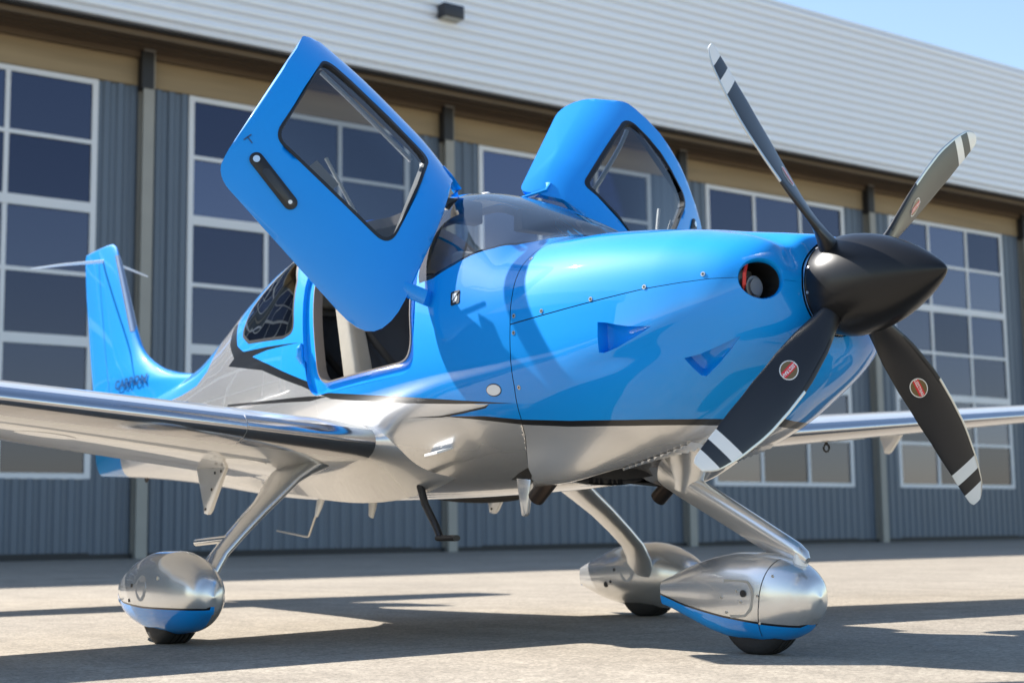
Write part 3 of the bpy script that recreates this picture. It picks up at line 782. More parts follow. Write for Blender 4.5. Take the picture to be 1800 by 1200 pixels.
for sd in (-1, 1):
    R = [ring_at(t, sd) for t in TS]
    w = MB().rings(R); ob = w.build('wing', WINGSILVER, plane, angle=50)
    # polished leading-edge panels: inboard panel and the drooped outboard cuff
    def edge_panel(t0, t1, fr, lift, droop, name):
        R = []
        for t in np.linspace(t0, t1, 30):
            x, z, ch, dr, th = wing_sec(t); A = airfoil(90, th); nl = 90; m = [(c, h) for q_, (c, h) in enumerate(A) if c < (fr if q_ >= nl-1 else fr*.36)]
            ring = []
            for c, h in m:
                k = (1-c/fr)
                nx = 1. if h == 0 else 0.
                vx, vz = -c*ch, -c*dr+h*ch
                ctr = (-fr*ch*.9, -fr*.9*dr)
                l = math.hypot(vx-ctr[0], vz-ctr[1]); ox, oz = (vx-ctr[0])/l, (vz-ctr[1])/l
                ring.append(Vector((x+vx+ox*lift+droop*k**1.5, sd*t, z+vz+oz*lift-droop*.35*k**1.5)))
            R.append(ring)
        V = [p for r in R for p in r]; n = len(R[0]); F = [(i*n+j, i*n+j+1, (i+1)*n+j+1, (i+1)*n+j) for i in range(len(R)-1) for j in range(n-1)]
        F.append(tuple(range(n))); F.append(tuple((len(R)-1)*n+j for j in range(n)))
        return MB().add(V, F).build(name, BOOT, ob, angle=50)
    edge_panel(.575, 1.205, .085, .003, .0, 'leading_edge_panel')
    edge_panel(1.215, 5.45, .085, .003, .012, 'leading_edge_panel')
    # root fillet sweeping forward along the fuselage
    R = []
    for k in np.linspace(0, 1, 16):
        y = .60-.26*k; x, z, ch, dr, th = wing_sec(.60); A = airfoil(48, th); e = k**1.6; ring = []
        for c, h in A:
            up = h >= .02*4*c*(1-c)*(1.15-.3*c)
            f = (1-c)
            px = x-c*ch+(.40 if up else .30)*e*(1-c)**1.5-.25*e*c**2+(.10*e*(1-c)**6 if not up else 0); pz = z-.0789*(.60-y)*.4-c*dr+h*ch
            if up: pz += (.20*e)*math.sin(math.pi*min(1, c*1.0+.12))**.8*(1-.4*c)
            else: pz -= (.15*e)*math.sin(math.pi*min(1, c+.05))**.7*(1-.3*c)
            pz -= .035*e*(1-c)**3
            ring.append(Vector((px, sd*y, pz)))
        R.append(ring)
    MB().rings(R, cap=False).build('wing_root_fairing', SILVER, ob, angle=60)
    # flap and aileron hinge fairings
    for t in (.86, 2.42, 3.86):
        a = wing_pt(t, .66, -1, sd); b = wing_pt(t, .86, -1, sd); zl = a.z
        pr = [(a.x+.05, zl+.03), (a.x-.005, zl-.02), (a.x-.155, zl-.205), (a.x-.185, zl-.222), (a.x-.225, zl-.215), (a.x-.232, zl-.185), (b.x-.04, b.z+.02)]
        if t > 1: pr = [(a.x+.05, zl+.03), (a.x-.0, zl-.02), (a.x-.10, zl-.13), (a.x-.125, zl-.14), (a.x-.15, zl-.13), (a.x-.155, zl-.10), (b.x-.0, b.z+.02)]
        wd = .010
        br = MB().rings([[Vector((x, sd*t-wd, z)) for x, z in pr], [Vector((x, sd*t+wd, z)) for x, z in pr]]).build('hinge_fairing', WINGSILVER, ob, bevel=.004)
        for (x, z) in ((a.x-.03, zl-.015), (a.x-.10, zl-.02), (a.x-.135, zl-.10), (a.x-.205, zl-.195)):
            if t < 1: MB().disc((x, sd*t, z), (0, 1, 0), .007, .026, 10).build('bolt', SEAL, br)
    # tie-down ring and underside access covers
    a = wing_pt(2.17, .30, -1, sd) if sd < 0 else wing_pt(2.75, .30, -1, sd)
    ringp = [a+Vector((.022*math.cos(q), 0, -.035+.022*math.sin(q))) for q in np.linspace(0, 2*math.pi, 17)]
    MB().tube(ringp, .006, 8).tube([a+Vector((0, 0, .01)), a+Vector((0, 0, -.016))], .009, 8).build('tie_down_ring', DARKSTEEL, ob)
    for t in (1.0, 1.9, 3.0, 4.0):
        n = 24; c0 = .36; V = []
        for k in range(n):
            q = 2*math.pi*k/n; p = wing_pt(t+.13*math.sin(q), c0+.075*math.cos(q), -1, sd); V.append(p+Vector((0, 0, -.002)))
        V2 = [p+Vector((0, 0, .004)) for p in V]
        MB().rings([V2, V]).build('access_cover', WINGSILVER, ob, bevel=.001, seg=1)
    # flap / aileron split lines as thin dark gaps on the lower skin
    V = []
    for t in np.linspace(.75, 5.3, 40):
        for dc in (.745, .752): p = wing_pt(t, dc, -1, sd); V.append(p+Vector((0, 0, -.0015)))
    F = [(2*i, 2*i+1, 2*i+3, 2*i+2) for i in range(39)]; MB().add(V, F).build('flap_gap', SEAL, ob)
    V = []
    for t in np.linspace(.75, 5.3, 40):
        for dc in (.745, .752): p = wing_pt(t, dc, 1, sd); V.append(p+Vector((0, 0, .0015)))
    MB().add(V, F).build('flap_gap', SEAL, ob)

# ------------------------------------------------------------------ tail
finLE = [(2.585,-6.50),(2.56,-6.43),(2.38,-6.305),(2.10,-6.14),(1.89,-6.018),(1.78,-5.93),(1.70,-5.835),(1.62,-5.66),(1.565,-5.48),(1.52,-5.23),(1.49,-4.98),(1.47,-4.75),(1.42,-4.55),(1.30,-4.45)]
finTE = [(2.585,-7.04),(2.54,-7.062),(2.27,-7.02),(1.74,-6.893),(1.476,-6.82),(1.30,-6.775)]
fz = np.array(sorted(z for z, _ in finLE)); 
def fin_le(z): a = np.array(sorted(finLE)); return np.interp(z, a[:, 0], a[:, 1])
def fin_te(z): a = np.array(sorted(finTE)); return np.interp(z, a[:, 0], a[:, 1])
def fin_half(z): return float(np.interp(z, [1.3, 1.5, 1.7, 2.4, 2.585], [.085, .075, .055, .034, .015]))
def fin_y(x, z):
    le, te = fin_le(z), fin_te(z); c = np.clip((le-x)/(le-te), 0, 1); T = fin_half(z)
    return T*2.6*(.2969*math.sqrt(c)-.1260*c-.3516*c**2+.2843*c**3-.1036*c**4)/.26 *.5*2
zl = [1.30,1.36,1.42,1.46,1.48,1.50,1.52,1.545,1.57,1.60,1.64,1.68,1.72,1.78,1.85,1.95,2.1,2.25,2.38,2.5,2.55,2.575,2.585]
cs = (1-np.cos(np.linspace(0, math.pi, 30)))/2
R = []
for z in zl:
    le, te = fin_le(z), fin_te(z); T = fin_half(z); ring = []
    prof = lambda c: T*(.2969*np.sqrt(c)-.1260*c-.3516*c**2+.2843*c**3-.1036*c**4)/.1
    for c in cs[::-1]: ring.append(Vector((le-c*(le-te), -float(prof(c)), z)))
    for c in cs[1:-1]: ring.append(Vector((le-c*(le-te), float(prof(c)), z)))
    R.append(ring)
fin = MB().rings(R).build('vertical_fin', BLUE, plane, angle=100)
def fin_side(x, z, off=.002):
    le, te = fin_le(z), fin_te(z); c = float(np.clip((le-x)/(le-te), 0, 1)); T = fin_half(z)
    return Vector((x, -(T*(.2969*math.sqrt(c)-.1260*c-.3516*c**2+.2843*c**3-.1036*c**4)/.1+off), z))
# rudder gap and lower tail
for s in (-1, 1):
    V = []
    for z in np.linspace(1.48, 2.51, 20):
        x = np.interp(z, [1.48, 2.51], [-6.40, -6.71])
        for dx in (0, -.005): p = fin_side(x+dx, z, .001); V.append(Vector((p.x, p.y*-s, p.z)))
    MB().add(V, [(2*i, 2*i+1, 2*i+3, 2*i+2) for i in range(19)]).build('rudder_gap', TXTBLUE, fin)
# polished strip on the fin edge
R = []
for z in np.linspace(1.885, 2.485, 16):
    le, te = fin_le(z), fin_te(z); T = fin_half(z); ring = []
    for c in list(np.linspace(.055, .0, 9))+list(np.linspace(0, .055, 9))[1:]: pass
    for sgn, rng in ((-1, np.linspace(.05, 0, 9)), (1, np.linspace(0, .05, 9)[1:])):
        for c in rng: ring.append(Vector((le-c*(le-te)+.003, sgn*(float(T*(.2969*math.sqrt(c)-.126*c)/.1)+.0025), z)))
    R.append(ring)
n = len(R[0]); MB().add([p for r in R for p in r], [(i*n+j, i*n+j+1, (i+1)*n+j+1, (i+1)*n+j) for i in range(len(R)-1) for j in range(n-1)]+[tuple(range(n)), tuple((len(R)-1)*n+j for j in range(n))]).build('leading_edge_panel', BOOT, fin, angle=60)
# tail cone / ventral end
R = []
for x, zc, hw, hh in ((-5.6,.92,.09,.06),(-5.9,.945,.085,.075),(-6.2,1.0,.07,.125),(-6.45,1.06,.05,.18),(-6.62,1.12,.032,.20),(-6.73,1.2,.015,.20)):
    R.append([Vector((x, hw*math.cos(a), zc+hh*math.sin(a))) for a in np.linspace(0, 2*math.pi, 24, endpoint=False)])
MB().rings(R).build('tail_cone', BLUE, plane, angle=60)
MB().tube([(-5.75, 0, .87), (-5.80, 0, .835)], [.03, .02], 12, .5).build('tail_tie_down', DARKSTEEL, plane)
for s in (-1, 1):
    R = []
    for t in (.03, .3, 1., 1.7, 1.88, 1.95, 1.97):
        ch = 1.05-.22*t; k = max(0, (t-1.85)/.12); ch *= 1-.3*k*k; x0 = -6.02-.06*t-.1*k*k; th = .10*(1-.5*k*k)
        R.append([Vector((x0-c*ch, s*t, 1.17+.0*t+h*ch)) for c, h in airfoil(24, th, 0.)])
    MB().rings(R).build('horizontal_stabilizer', WINGSILVER, plane, angle=50)
# whisker aerials on the fin
MB().tube([fin_side(-6.62, 2.475, -.005), Vector((-6.66, -.30, 2.43)), Vector((-6.70, -.53, 2.385))], [.013, .010, .006], 8).build('whisker_antenna', WHITEP, fin)
MB().tube([Vector((-6.60, .01, 2.475)), Vector((-6.62, .16, 2.44)), Vector((-6.64, .33, 2.395))], [.013, .010, .006], 8).build('whisker_antenna', WHITEP, fin)
# lettering
def put(name, body, size, fn, m, parent, spacing=1., shear=0., off=0.):
    V, F = text_geo(body, size, spacing, off)
    return mesh(name, [fn(x+shear*y, y) for x, y, z in V], F, m, parent, False)
put('lettering', 'CARBON', .085, lambda a, b: fin_side(-5.93+a*1.7, 1.512+b, .012), mat('fin_lettering', (.005,.085,.26), .4, 0, .8), fin, 1.05, .15, .0035)
def hull_at(x, z, off=.002, side=-1):
    th = float(th_xz(x, z)); P, n = hull(np.array([x]), np.array([th])); p = P[0]+n[0]*off; return Vector((p[0], side*p[1], p[2]))
put('registration', 'A', .17, lambda a, b: hull_at(-4.42+a, 1.19+b, .004), TXTBLUE, fus, 1.1, 0, .001)
# ------------------------------------------------------------------ propeller
PX, PZ, PR = .482, 1.289, .986
def lathe_x(prof, n=48, cz=PZ, cy=0.):
    return MB().rings([[Vector((x, cy+r*math.cos(2*math.pi*k/n), cz+r*math.sin(2*math.pi*k/n))) for k in range(n)] for x, r in prof])
SP = [(.412,.160),(.414,.166),(.43,.170),(.455,.1755),(.482,.1785),(.52,.1770),(.56,.1715),(.61,.1600),(.66,.1440),(.71,.1230),(.76,.0970),(.80,.0735),(.835,.0490),(.86,.0290),(.874,.0150),(.880,.0060),(.8815,.0005)]
spin = lathe_x(SP, 64).build('spinner', SPINBLK, plane, angle=50)
lathe_x([(.385,.150),(.386,.164),(.398,.169),(.4115,.169),(.4118,.150)], 64).build('backplate', CHROME, spin, angle=40)
for k in range(12):
    a = 2*math.pi*(k+.35)/12; x, r = .424, .1695
    MB().disc((x, r*math.cos(a), PZ+r*math.sin(a)), (.05, math.cos(a), math.sin(a)), .0055, .004, 10).build('screw', STEEL, spin)
RR = [.15,.18,.22,.27,.32,.38,.45,.52,.60,.68,.76,.83,.845,.87,.895,.92,.945,.965,.98,.99,.997,1.0]
fc = lambda r: float(np.interp(r, [.12,.17,.22,.32,.45,.60,.75,.88,.95,.985,1.0], [.080,.084,.098,.132,.155,.158,.146,.116,.090,.064,.036]))
fb = lambda r: math.radians(float(np.interp(r, [.15,.25,.4,.55,.75,1.0], [46,41,33.5,28,22,17])))
ft = lambda r: float(np.interp(r, [.12,.17,.24,.34,.5,.75,1.0], [.080,.076,.050,.030,.020,.013,.007]))
fo = lambda r: float(np.interp(r, [.15,.3,.5,.7,.85,.95,1.0], [0,.008,.016,.012,-.002,-.018,-.034]))
def blade_frame(a):
    return Vector((0, math.sin(a), math.cos(a))), Vector((0, -math.cos(a), math.sin(a))), Vector((1, 0, 0))
def blade_pt(a, r, s, face, off=0.):
    """s: -1 trailing edge .. +1 leading edge; face +1 front, -1 back"""
    er, et, ex = blade_frame(a); b = fb(r); C = et*math.cos(b)+ex*math.sin(b); n = -et*math.sin(b)+ex*math.cos(b)
    c = fc(r); t = ft(r); rnd = float(np.clip((.30-r)/.13, 0, 1))
    h = math.sqrt(max(0, 1-s*s))*(1-.35*(1-rnd)*(.5-.5*s))
    h2 = h*(1. if face > 0 else .55+.45*rnd)
    sweep = -.006*(1-rnd)*0
    return Vector((PX, 0, PZ))+er*(r*PR)+C*(fo(r)+s*c*.5)+n*(face*h2*t*.5+face*off)
SS = np.cos(np.linspace(0, math.pi, 17))
for k in range(4):
    a = -.7421+k*math.pi/2; R = []
    for r in RR: R.append([blade_pt(a, r, s, 1) for s in SS]+[blade_pt(a, r, s, -1) for s in SS[::-1][1:-1]])
    n = len(R[0]); V = [p for r in R for p in r]; F = []; idx = []
    for i in range(len(R)-1):
        rm = (RR[i]+RR[i+1])/2; mi = 1 if (.845 < rm < .895 or rm > .945) else 0
        for j in range(n): q = (j+1) % n; F.append((i*n+j, i*n+q, (i+1)*n+q, (i+1)*n+j)); idx.append(mi)
    F += [tuple(range(n))[::-1], tuple((len(R)-1)*n+j for j in range(n))]; idx += [0, 1]
    bl = mesh('propeller_blade', V, F, [PROPBLK, DECALWH], plane, True, idx, angle=60); fixnormals(bl)
    # nickel guard along the leading edge
    G = []
    for r in np.linspace(.50, .995, 26):
        ss = np.cos(np.linspace(0, .50, 7)); G.append([blade_pt(a, r, s, 1, .0012)+0*Vector() for s in ss[::-1]]+[blade_pt(a, r, s, -1, .0012) for s in ss[1:]])
    for g, r in zip(G, np.linspace(.50, .995, 26)):
        er, et, ex = blade_frame(a); b = fb(r); C = et*math.cos(b)+ex*math.sin(b)
        for j in range(len(g)): g[j] = g[j]+C*.0012
    m_ = len(G[0]); MB().add([p for g in G for p in g], [(i*m_+j, i*m_+j+1, (i+1)*m_+j+1, (i+1)*m_+j) for i in range(len(G)-1) for j in range(m_-1)]).build('edge_guard', NICKEL, bl, angle=60)
    # inboard cuff lip where the guard starts
    G = []
    for r in np.linspace(.27, .515, 12):
        f = .0012+.0022*(1-abs(r-.39)/.13); ss = np.cos(np.linspace(0, .62, 7)); G.append([blade_pt(a, r, s, 1, f) for s in ss[::-1]]+[blade_pt(a, r, s, -1, f) for s in ss[1:]])
    MB().add([p for g in G for p in g], [(i*m_+j, i*m_+j+1, (i+1)*m_+j+1, (i+1)*m_+j) for i in range(len(G)-1) for j in range(m_-1)]).build('deice_boot', SEAL, bl, angle=60)
    # round maker's decal
    r0, s0 = .475, -.12
    def dec(u, v, off): r = r0+v/PR; c = fc(r); return blade_pt(a, r, s0+u/(c*.5), 1, off)
    def disc(ru, rv, off, m, nm, n=36):
        V = [dec(0, 0, off)]+[dec(ru*q*math.cos(2*math.pi*i/n), rv*q*math.sin(2*math.pi*i/n), off) for q in (.35, .7, 1.) for i in range(n)]
        F = [(0, 1+i, 1+(i+1) % n) for i in range(n)]+[(1+b*n+i, 1+(b+1)*n+i, 1+(b+1)*n+(i+1) % n, 1+b*n+(i+1) % n) for b in range(2) for i in range(n)]
        return mesh(nm, V, F, m, bl, True)
    disc(.032, .040, .0010, DECALWH, 'decal'); disc(.0285, .0365, .0016, DECALDK, 'decal_field')
    V = []
    for i in range(13):
        v = -.0350+.070*i/12; w = .0285*math.sqrt(max(0, 1-(v/.0365)**2))
        for u in (-.0115-.12*v, .0115-.12*v): V.append(dec(max(-w, min(w, u)), v, .0022))
    mesh('decal_band', V, [(2*i, 2*i+1, 2*i+3, 2*i+2) for i in range(12)], DECALRED, bl, True)
    tv, tf = text_geo('HARTZELL', .0165, 1.0, .0004)
    mesh('decal_lettering', [dec(y-.12*-x*1.0, -x, .0028) for x, y, z in tv], tf, DECALWH, bl, False)

# ------------------------------------------------------------------ landing gear
def pant(stations, zb, mats, parent, name, y0=0., x0=0., inner=0):
    """teardrop wheel fairing; zb(x) splits silver above from blue below with a black line"""
    xs_ = [s[0] for s in stations]; fx = lambda x: [float(_spl(np.array(x), np.array(xs_), np.array([s[k] for s in stations]))) for k in (1, 2, 3)]
    X = np.concatenate([np.linspace(xs_[0], xs_[-1]-.03, 44), xs_[-1]-.03*(1-np.sin(np.linspace(0, math.pi/2, 9)))[1:]])
    e = 2/2.3; half = []
    for x in X:
        zc, hw, hh = fx(x); hw = max(hw, .002); hh = max(hh, .002)
        pz = lambda z: math.acos(max(-1, min(1, math.copysign(abs((z-zc)/hh)**(1/e), z-zc))))
        p1 = min(max(pz(zb(x)), .3), math.pi-.25); p2 = min(max(pz(zb(x)-.008), p1+.02), math.pi-.2)
        ph = list(np.linspace(0, p1, 15))+[p2]+list(np.linspace(p2, math.pi, 9))[1:]
        half.append([(x, hw*abs(math.sin(p))**e, zc+hh*math.copysign(abs(math.cos(p))**e, math.cos(p))) for p in ph])
    n = len(half[0]); V = []; F = []; idx = []
    R = [[(x+x0, y0-y, z) for x, y, z in h]+[(x+x0, y0+y, z) for x, y, z in h[::-1][1:-1]] for h in half]
    m = len(R[0]); V = [p for r in R for p in r]
    col = [0]*14+[2]+[1]*8
    for i in range(len(R)-1):
        for j in range(m):
            q = (j+1) % m; jj = j if j < n-1 else m-1-j
            f = (i*m+j, i*m+q, (i+1)*m+q, (i+1)*m+j); F.append(f); k_ = col[min(jj, len(col)-1)]
            xm = sum(V[a][0] for a in f)/4-x0; zm = sum(V[a][2] for a in f)/4
            if xm > xs_[-1]-.10 and k_ and zm > zb(xm)+.004: k_ = 0
            if inner and k_ and (sum(V[a][1] for a in f)/4-y0)*inner > .012: k_ = 0
            idx.append(k_)
    F += [tuple(range(m))[::-1], tuple((len(R)-1)*m+j for j in range(m))]; idx += [1, 0]
    o = mesh(name, V, F, mats, parent, True, idx, angle=60); fixnormals(o); return o, fx
def tyre(c, r, w, parent):
    prof = [(-.5,.60),(-.5,.78),(-.46,.90),(-.36,.972),(-.25,.992),(-.235,.965),(-.215,.965),(-.2,.996),(-.09,1.),(-.075,.968),(-.05,.968),(-.035,1.),(.035,1.),(.05,.968),(.075,.968),(.09,1.),(.2,.996),(.215,.965),(.235,.965),(.25,.992),(.36,.972),(.46,.90),(.5,.78),(.5,.60)]
    R = [[Vector((c[0]+r*q*math.cos(a), c[1]+w*u*(1+.07*max(0, -math.sin(a)-.9)*10), max(.0005, c[2]-.006+r*q*math.sin(a)))) for a in np.linspace(0, 2*math.pi, 40, endpoint=False)] for u, q in prof]
    t = MB().rings(R).build('tyre', RUBBER, parent, angle=50)
    MB().disc(c, (0, 1, 0), r*.58, w*.9, 24).build('wheel_hub', ENGALU, t); return t
PMG = [GEARSILVER, BLUE, BLACK]
# nose gear
NPS = [(-.55,.208,.014,.046),(-.48,.211,.036,.066),(-.36,.212,.072,.104),(-.22,.209,.103,.141),(-.08,.207,.121,.161),(.03,.206,.124,.162),(.12,.206,.116,.150),(.19,.206,.097,.125),(.24,.210,.072,.088),(.268,.208,.045,.055),(.28,.208,.004,.005)]
zbn = lambda x: float(np.interp(x, [-.55,-.35,-.1,.1,.28], [.207,.172,.140,.120,.108]))
def faired(path, chord, thick, cdir, name, m, parent):
    """streamlined strut: path points, chord and thickness at each, chord direction"""
    P = [Vector(p) for p in path]; R = []
    af = [(c, h) for c, h in airfoil(20, .34, 0.)]; hm = max(h for c, h in af)
    for i, p in enumerate(P):
        t = (P[min(i+1, len(P)-1)]-P[max(i-1, 0)]).normalized(); cd = Vector(cdir[i] if isinstance(cdir, list) else cdir); cd = (cd-t*cd.dot(t)).normalized(); nd = t.cross(cd)
        R.append([p+cd*((.4-c)*chord[i])+nd*(h/hm*thick[i]*.5) for c, h in af])
    return MB().rings(R).build(name, m, parent, angle=50)
ng = faired([(-.52,0,.705),(-.49,0,.683),(-.46,0,.668),(-.42,0,.645),(-.25,0,.565),(-.05,0,.470),(.10,0,.398),(.17,0,.366),(.205,0,.348),(.222,0,.336)], [.12,.118,.116,.114,.108,.104,.100,.094,.072,.035], [.066,.065,.064,.062,.060,.058,.056,.052,.044,.024], (.4,0,1), 'nose_gear_strut', GEARSILVER, plane)
faired([(-.36,0,.83),(-.37,0,.745),(-.385,0,.69),(-.40,0,.64),(-.41,0,.60)], [.46,.36,.27,.20,.13], [.22,.15,.10,.075,.05], (1,0,0), 'strut_fairing', GEARSILVER, ng)
np_, fxn = pant(NPS, zbn, PMG, ng, 'nose_wheel_fairing')
MB().tube([(.185,0,.30),(.19,0,.365)], [.03,.024], 16).build('strut_pivot', WHITEP, ng)
tyre((-.015,0,.178), .178, .115, ng)
def npt(x, z, off=.001):
    zc, hw, hh = fxn(x); t = max(-1, min(1, (z-zc)/hh)); return Vector((x, -(hw*(1-abs(t)**2.3)**(1/2.3)+off), z))
Q = [npt(x, z, .002) for x, z in rounded(np.array([(-.085,.272),(.045,.268),(.075,.235),(.060,.165),(.02,.138),(-.055,.132)]), [.005,.03,.04,.04,.03,.005])]
Qb = [p+Vector((0, .004, 0)) for p in Q]; cpl = MB().rings([Qb, Q]).build('inspection_plate', PLATE, ng)
d_ = npt(.022,.222,.0035); MB().disc(d_, (0,1,0), .0125, .004, 18).build('axle_hole', SEAL, ng)
for x, z in ((-.012,.230),(.006,.192),(-.095,.205),(-.075,.152),(.088,.215),(.145,.285),(.083,.118)):
    MB().disc(npt(x, z, .0015), (.1,1,0), .0052, .003, 10).build('screw', STEEL, ng)
# split line of the fairing front half
V = []
for k in range(40):
    t = k/39; x = .135-.075*t; zc, hw, hh = fxn(x); ph = .35+t*2.2; z = zc+hh*math.copysign(abs(math.cos(ph))**(2/2.3), math.cos(ph)); p = npt(x, z, .0007); V += [p, p+Vector((.0028, 0, 0))]
MB().add(V, [(2*i, 2*i+1, 2*i+3, 2*i+2) for i in range(39)]).build('split_line', SEAL, ng)
# main gear
MPS = [(-.57,.200,.016,.050),(-.50,.203,.040,.072),(-.37,.206,.082,.113),(-.22,.213,.115,.150),(-.06,.217,.132,.173),(.08,.216,.132,.175),(.20,.212,.120,.160),(.30,.207,.098,.130),(.37,.208,.076,.092),(.41,.205,.046,.056),(.425,.204,.004,.005)]
zbm = lambda x: float(np.interp(x, [-.57,-.3,0,.425], [.205,.172,.160,.160]))
for sd in (-1, 1):
    Y = 1.356*sd
    path = [(-2.20,.70*sd,.775),(-2.18,.77*sd,.735),(-2.155,.84*sd,.688),(-2.135,.905*sd,.628),(-2.115,1.00*sd,.548),(-2.10,1.10*sd,.455),(-2.09,1.18*sd,.375),(-2.09,1.225*sd,.30),(-2.10,1.245*sd,.22)]
    lg = faired(path, [.42,.34,.28,.24,.21,.19,.18,.19,.20], [.10,.075,.062,.055,.050,.046,.044,.045,.05], (1,0,0), 'main_gear_leg', GEARSILVER, plane)
    mp, fxm = pant(MPS, zbm, PMG, lg, 'main_wheel_fairing', Y, -2.19, -sd)
    tyre((-2.19, Y, .19), .19, .15, lg)
    if sd < 0: MB().tube([(-2.12,-1.115,.440),(-2.40,-1.15,.424)], .016, 14).tube([(-2.401,-1.15,.424),(-2.405,-1.151,.424)], .011, 14).build('jack_peg', CHROME, lg)
    def mpt(x, z, s, off=.0015):
        zc, hw, hh = fxm(x); t = max(-1, min(1, (z-zc)/hh)); return Vector((x-2.19, Y+s*(hw*(1-abs(t)**2.3)**(1/2.3)+off), z))
    for x, z in ((-.13,.245),(-.17,.18),(.14,.28)): MB().disc(mpt(x, z, -1), (0,1,0), .008, .003, 10).build('screw', SEAL if x < 0 else STEEL, lg)
    pl_ = [mpt(-.02+.055*math.cos(q), .235+.055*math.sin(q), -1, .0012) for q in np.linspace(0, 2*math.pi, 20, endpoint=False)]
    MB().rings([[p+Vector((0,.003,0)) for p in pl_], pl_]).build('inspection_plate', GEARSILVER, lg)
    if sd > 0: MB().disc(mpt(-.22, .165, -1, .001), (0,1,0), .016, .004, 16).build('drain_hole', SEAL, lg)

# ------------------------------------------------------------------ belly and skin details
faired([(-3.33,0,.655),(-3.36,0,.60),(-3.39,0,.555)], [.085,.06,.035], [.022,.018,.014], (1,0,0), 'marker_antenna', WHITEP, plane)
MB().tube([(-3.39,0,.565),(-3.475,0,.444),(-3.50,0,.442),(-3.86,0,.478)], [.006,.006,.006,.004], 8).build('whip_antenna', STEEL, plane)
faired([(-2.77,0,.640),(-2.785,0,.585),(-2.80,0,.538)], [.09,.07,.05], [.024,.02,.014], (1,0,0), 'blade_antenna', WHITEP, plane)
st = MB().tube([(-1.76,-.36,.66),(-1.66,-.40,.58),(-1.51,-.44,.48),(-1.455,-.455,.432)], [.018,.017,.016,.015], 14).build('boarding_step', SEAL, plane)
MB().tube([(-1.47,-.455,.430),(-1.33,-.455,.430)], .013, 14, 1.5).build('tread', SEAL, st)
for s in (-1, 1):
    e = MB().tube([(-.70,.30*s,.78),(-.80,.33*s,.69),(-.88,.33*s,.628),(-.935,.33*s,.588)], [.04,.038,.036,.036], 18).build('exhaust_stack', DARKMETAL, plane)
    MB().tube([(-.9345,.33*s,.5885),(-.937,.33*s,.5865)], [.031,.031], 18).build('exhaust_bore', ENGBLK, e)
    if s > 0: continue
    d = [(-1.10,.675),(-1.0,.665),(-1.03,.525),(-1.045,.515),(-1.065,.518),(-1.072,.535)]
    MB().rings([[Vector((x, s*.30-.009, z)) for x, z in d], [Vector((x, s*.30+.009, z)) for x, z in d]]).build('drain_mast', GEARSILVER, plane, bevel=.004)
# louvres under the cowl
for s in (-1, 1):
    for k in range(11):
        x = -.50+.036*k; y = s*(.115+.004*k); th = math.pi-float(th_xy(x, y)) ; P, n = hull(np.array([x]), np.array([math.pi-.28])); p = Vector((P[0][0], s*P[0][1], P[0][2])); nn = Vector((n[0][0], s*n[0][1], n[0][2]))
        ta = nn.cross(Vector((1,0,0))).normalized(); fw = ta.cross(nn)
        MB().add([p+ta*.035+fw*.012, p-ta*.035+fw*.012, p-ta*.035-fw*.010+nn*.010, p+ta*.035-fw*.010+nn*.010, p+ta*.035-fw*.010, p-ta*.035-fw*.010], [(0,1,2,3),(3,2,5,4),(0,3,4),(1,5,2)]).build('cowl_louvre', SILVER, lo)
# exit ramp behind the cowl flare
for s in (-1, 1):
    Q = [hull_at(x, z, .0025, s) for x, z in ((-1.17,.672),(-1.05,.695),(-.90,.722),(-.86,.700),(-.88,.670),(-1.0,.655))]; W = [hull_at(x, z, -.004, s) for x, z in ((-1.17,.672),(-1.05,.695),(-.90,.722),(-.86,.700),(-.88,.670),(-1.0,.655))]
    MB().rings([W, Q]).build('cowl_exit_ramp', ENGBLK, fus)
# cabin air inlet blade
p = [hull_at(-1.50,.785,.001), hull_at(-1.30,.803,.001), hull_at(-1.33,.822,.065), hull_at(-1.47,.806,.045)]
MB().add([*p, *[q+Vector((0,0,.012)) for q in p]], [(0,1,2,3),(7,6,5,4),(0,4,5,1),(1,5,6,2),(2,6,7,3),(3,7,4,0)]).build('air_inlet_blade', WHITEP, fus, bevel=.003)
def on_hull_shape(pts, off, name, m, parent):
    V = [hull_at(x, z, off) for x, z in pts]; W = [hull_at(x, z, off-.003) for x, z in pts]; return MB().rings([W, V]).build(name, m, parent)
on_hull_shape([(-.854+.044*math.cos(a), 1.009+.021*math.sin(a)) for a in np.linspace(0, 2*math.pi, 28, endpoint=False)], .0022, 'oval_badge', WHITEP, fus)
on_hull_shape([(-.854+.048*math.cos(a), 1.009+.025*math.sin(a)) for a in np.linspace(0, 2*math.pi, 28, endpoint=False)], .0012, 'badge_rim', SEAL, fus)
pk = on_hull_shape(rounded(np.array([(-1.146,1.438),(-1.090,1.442),(-1.070,1.384),(-1.126,1.378)]), .008), .0035, 'emblem_plate', SEAL, fus)
on_hull_shape([(-1.128,1.428),(-1.104,1.430),(-1.090,1.408),(-1.092,1.392),(-1.112,1.389),(-1.124,1.405)], .0048, 'emblem', DECALWH, fus)
on_hull_shape([(-1.096,1.433),(-1.088,1.433),(-1.117,1.387),(-1.124,1.387)], .0060, 'emblem_bar', SEAL, fus)
for x, z in ((.207,1.328),(-.024,1.310),(-.273,1.296),(-.534,1.283),(-.695,1.283),(-.695,1.217),(-.697,1.006),(-.712,1.52)):
    a = hull_at(x, z, .0005); b = hull_at(x, z, .01); MB().disc(a, b-a, .0085, .004, 14).build('cowl_screw', STEEL, UPC if z > 1.27 else lo)
    MB().disc(a+(b-a).normalized()*.0022, b-a, .0042, .0012, 10).build('screw_slot', DARKMETAL, UPC if z > 1.27 else lo)
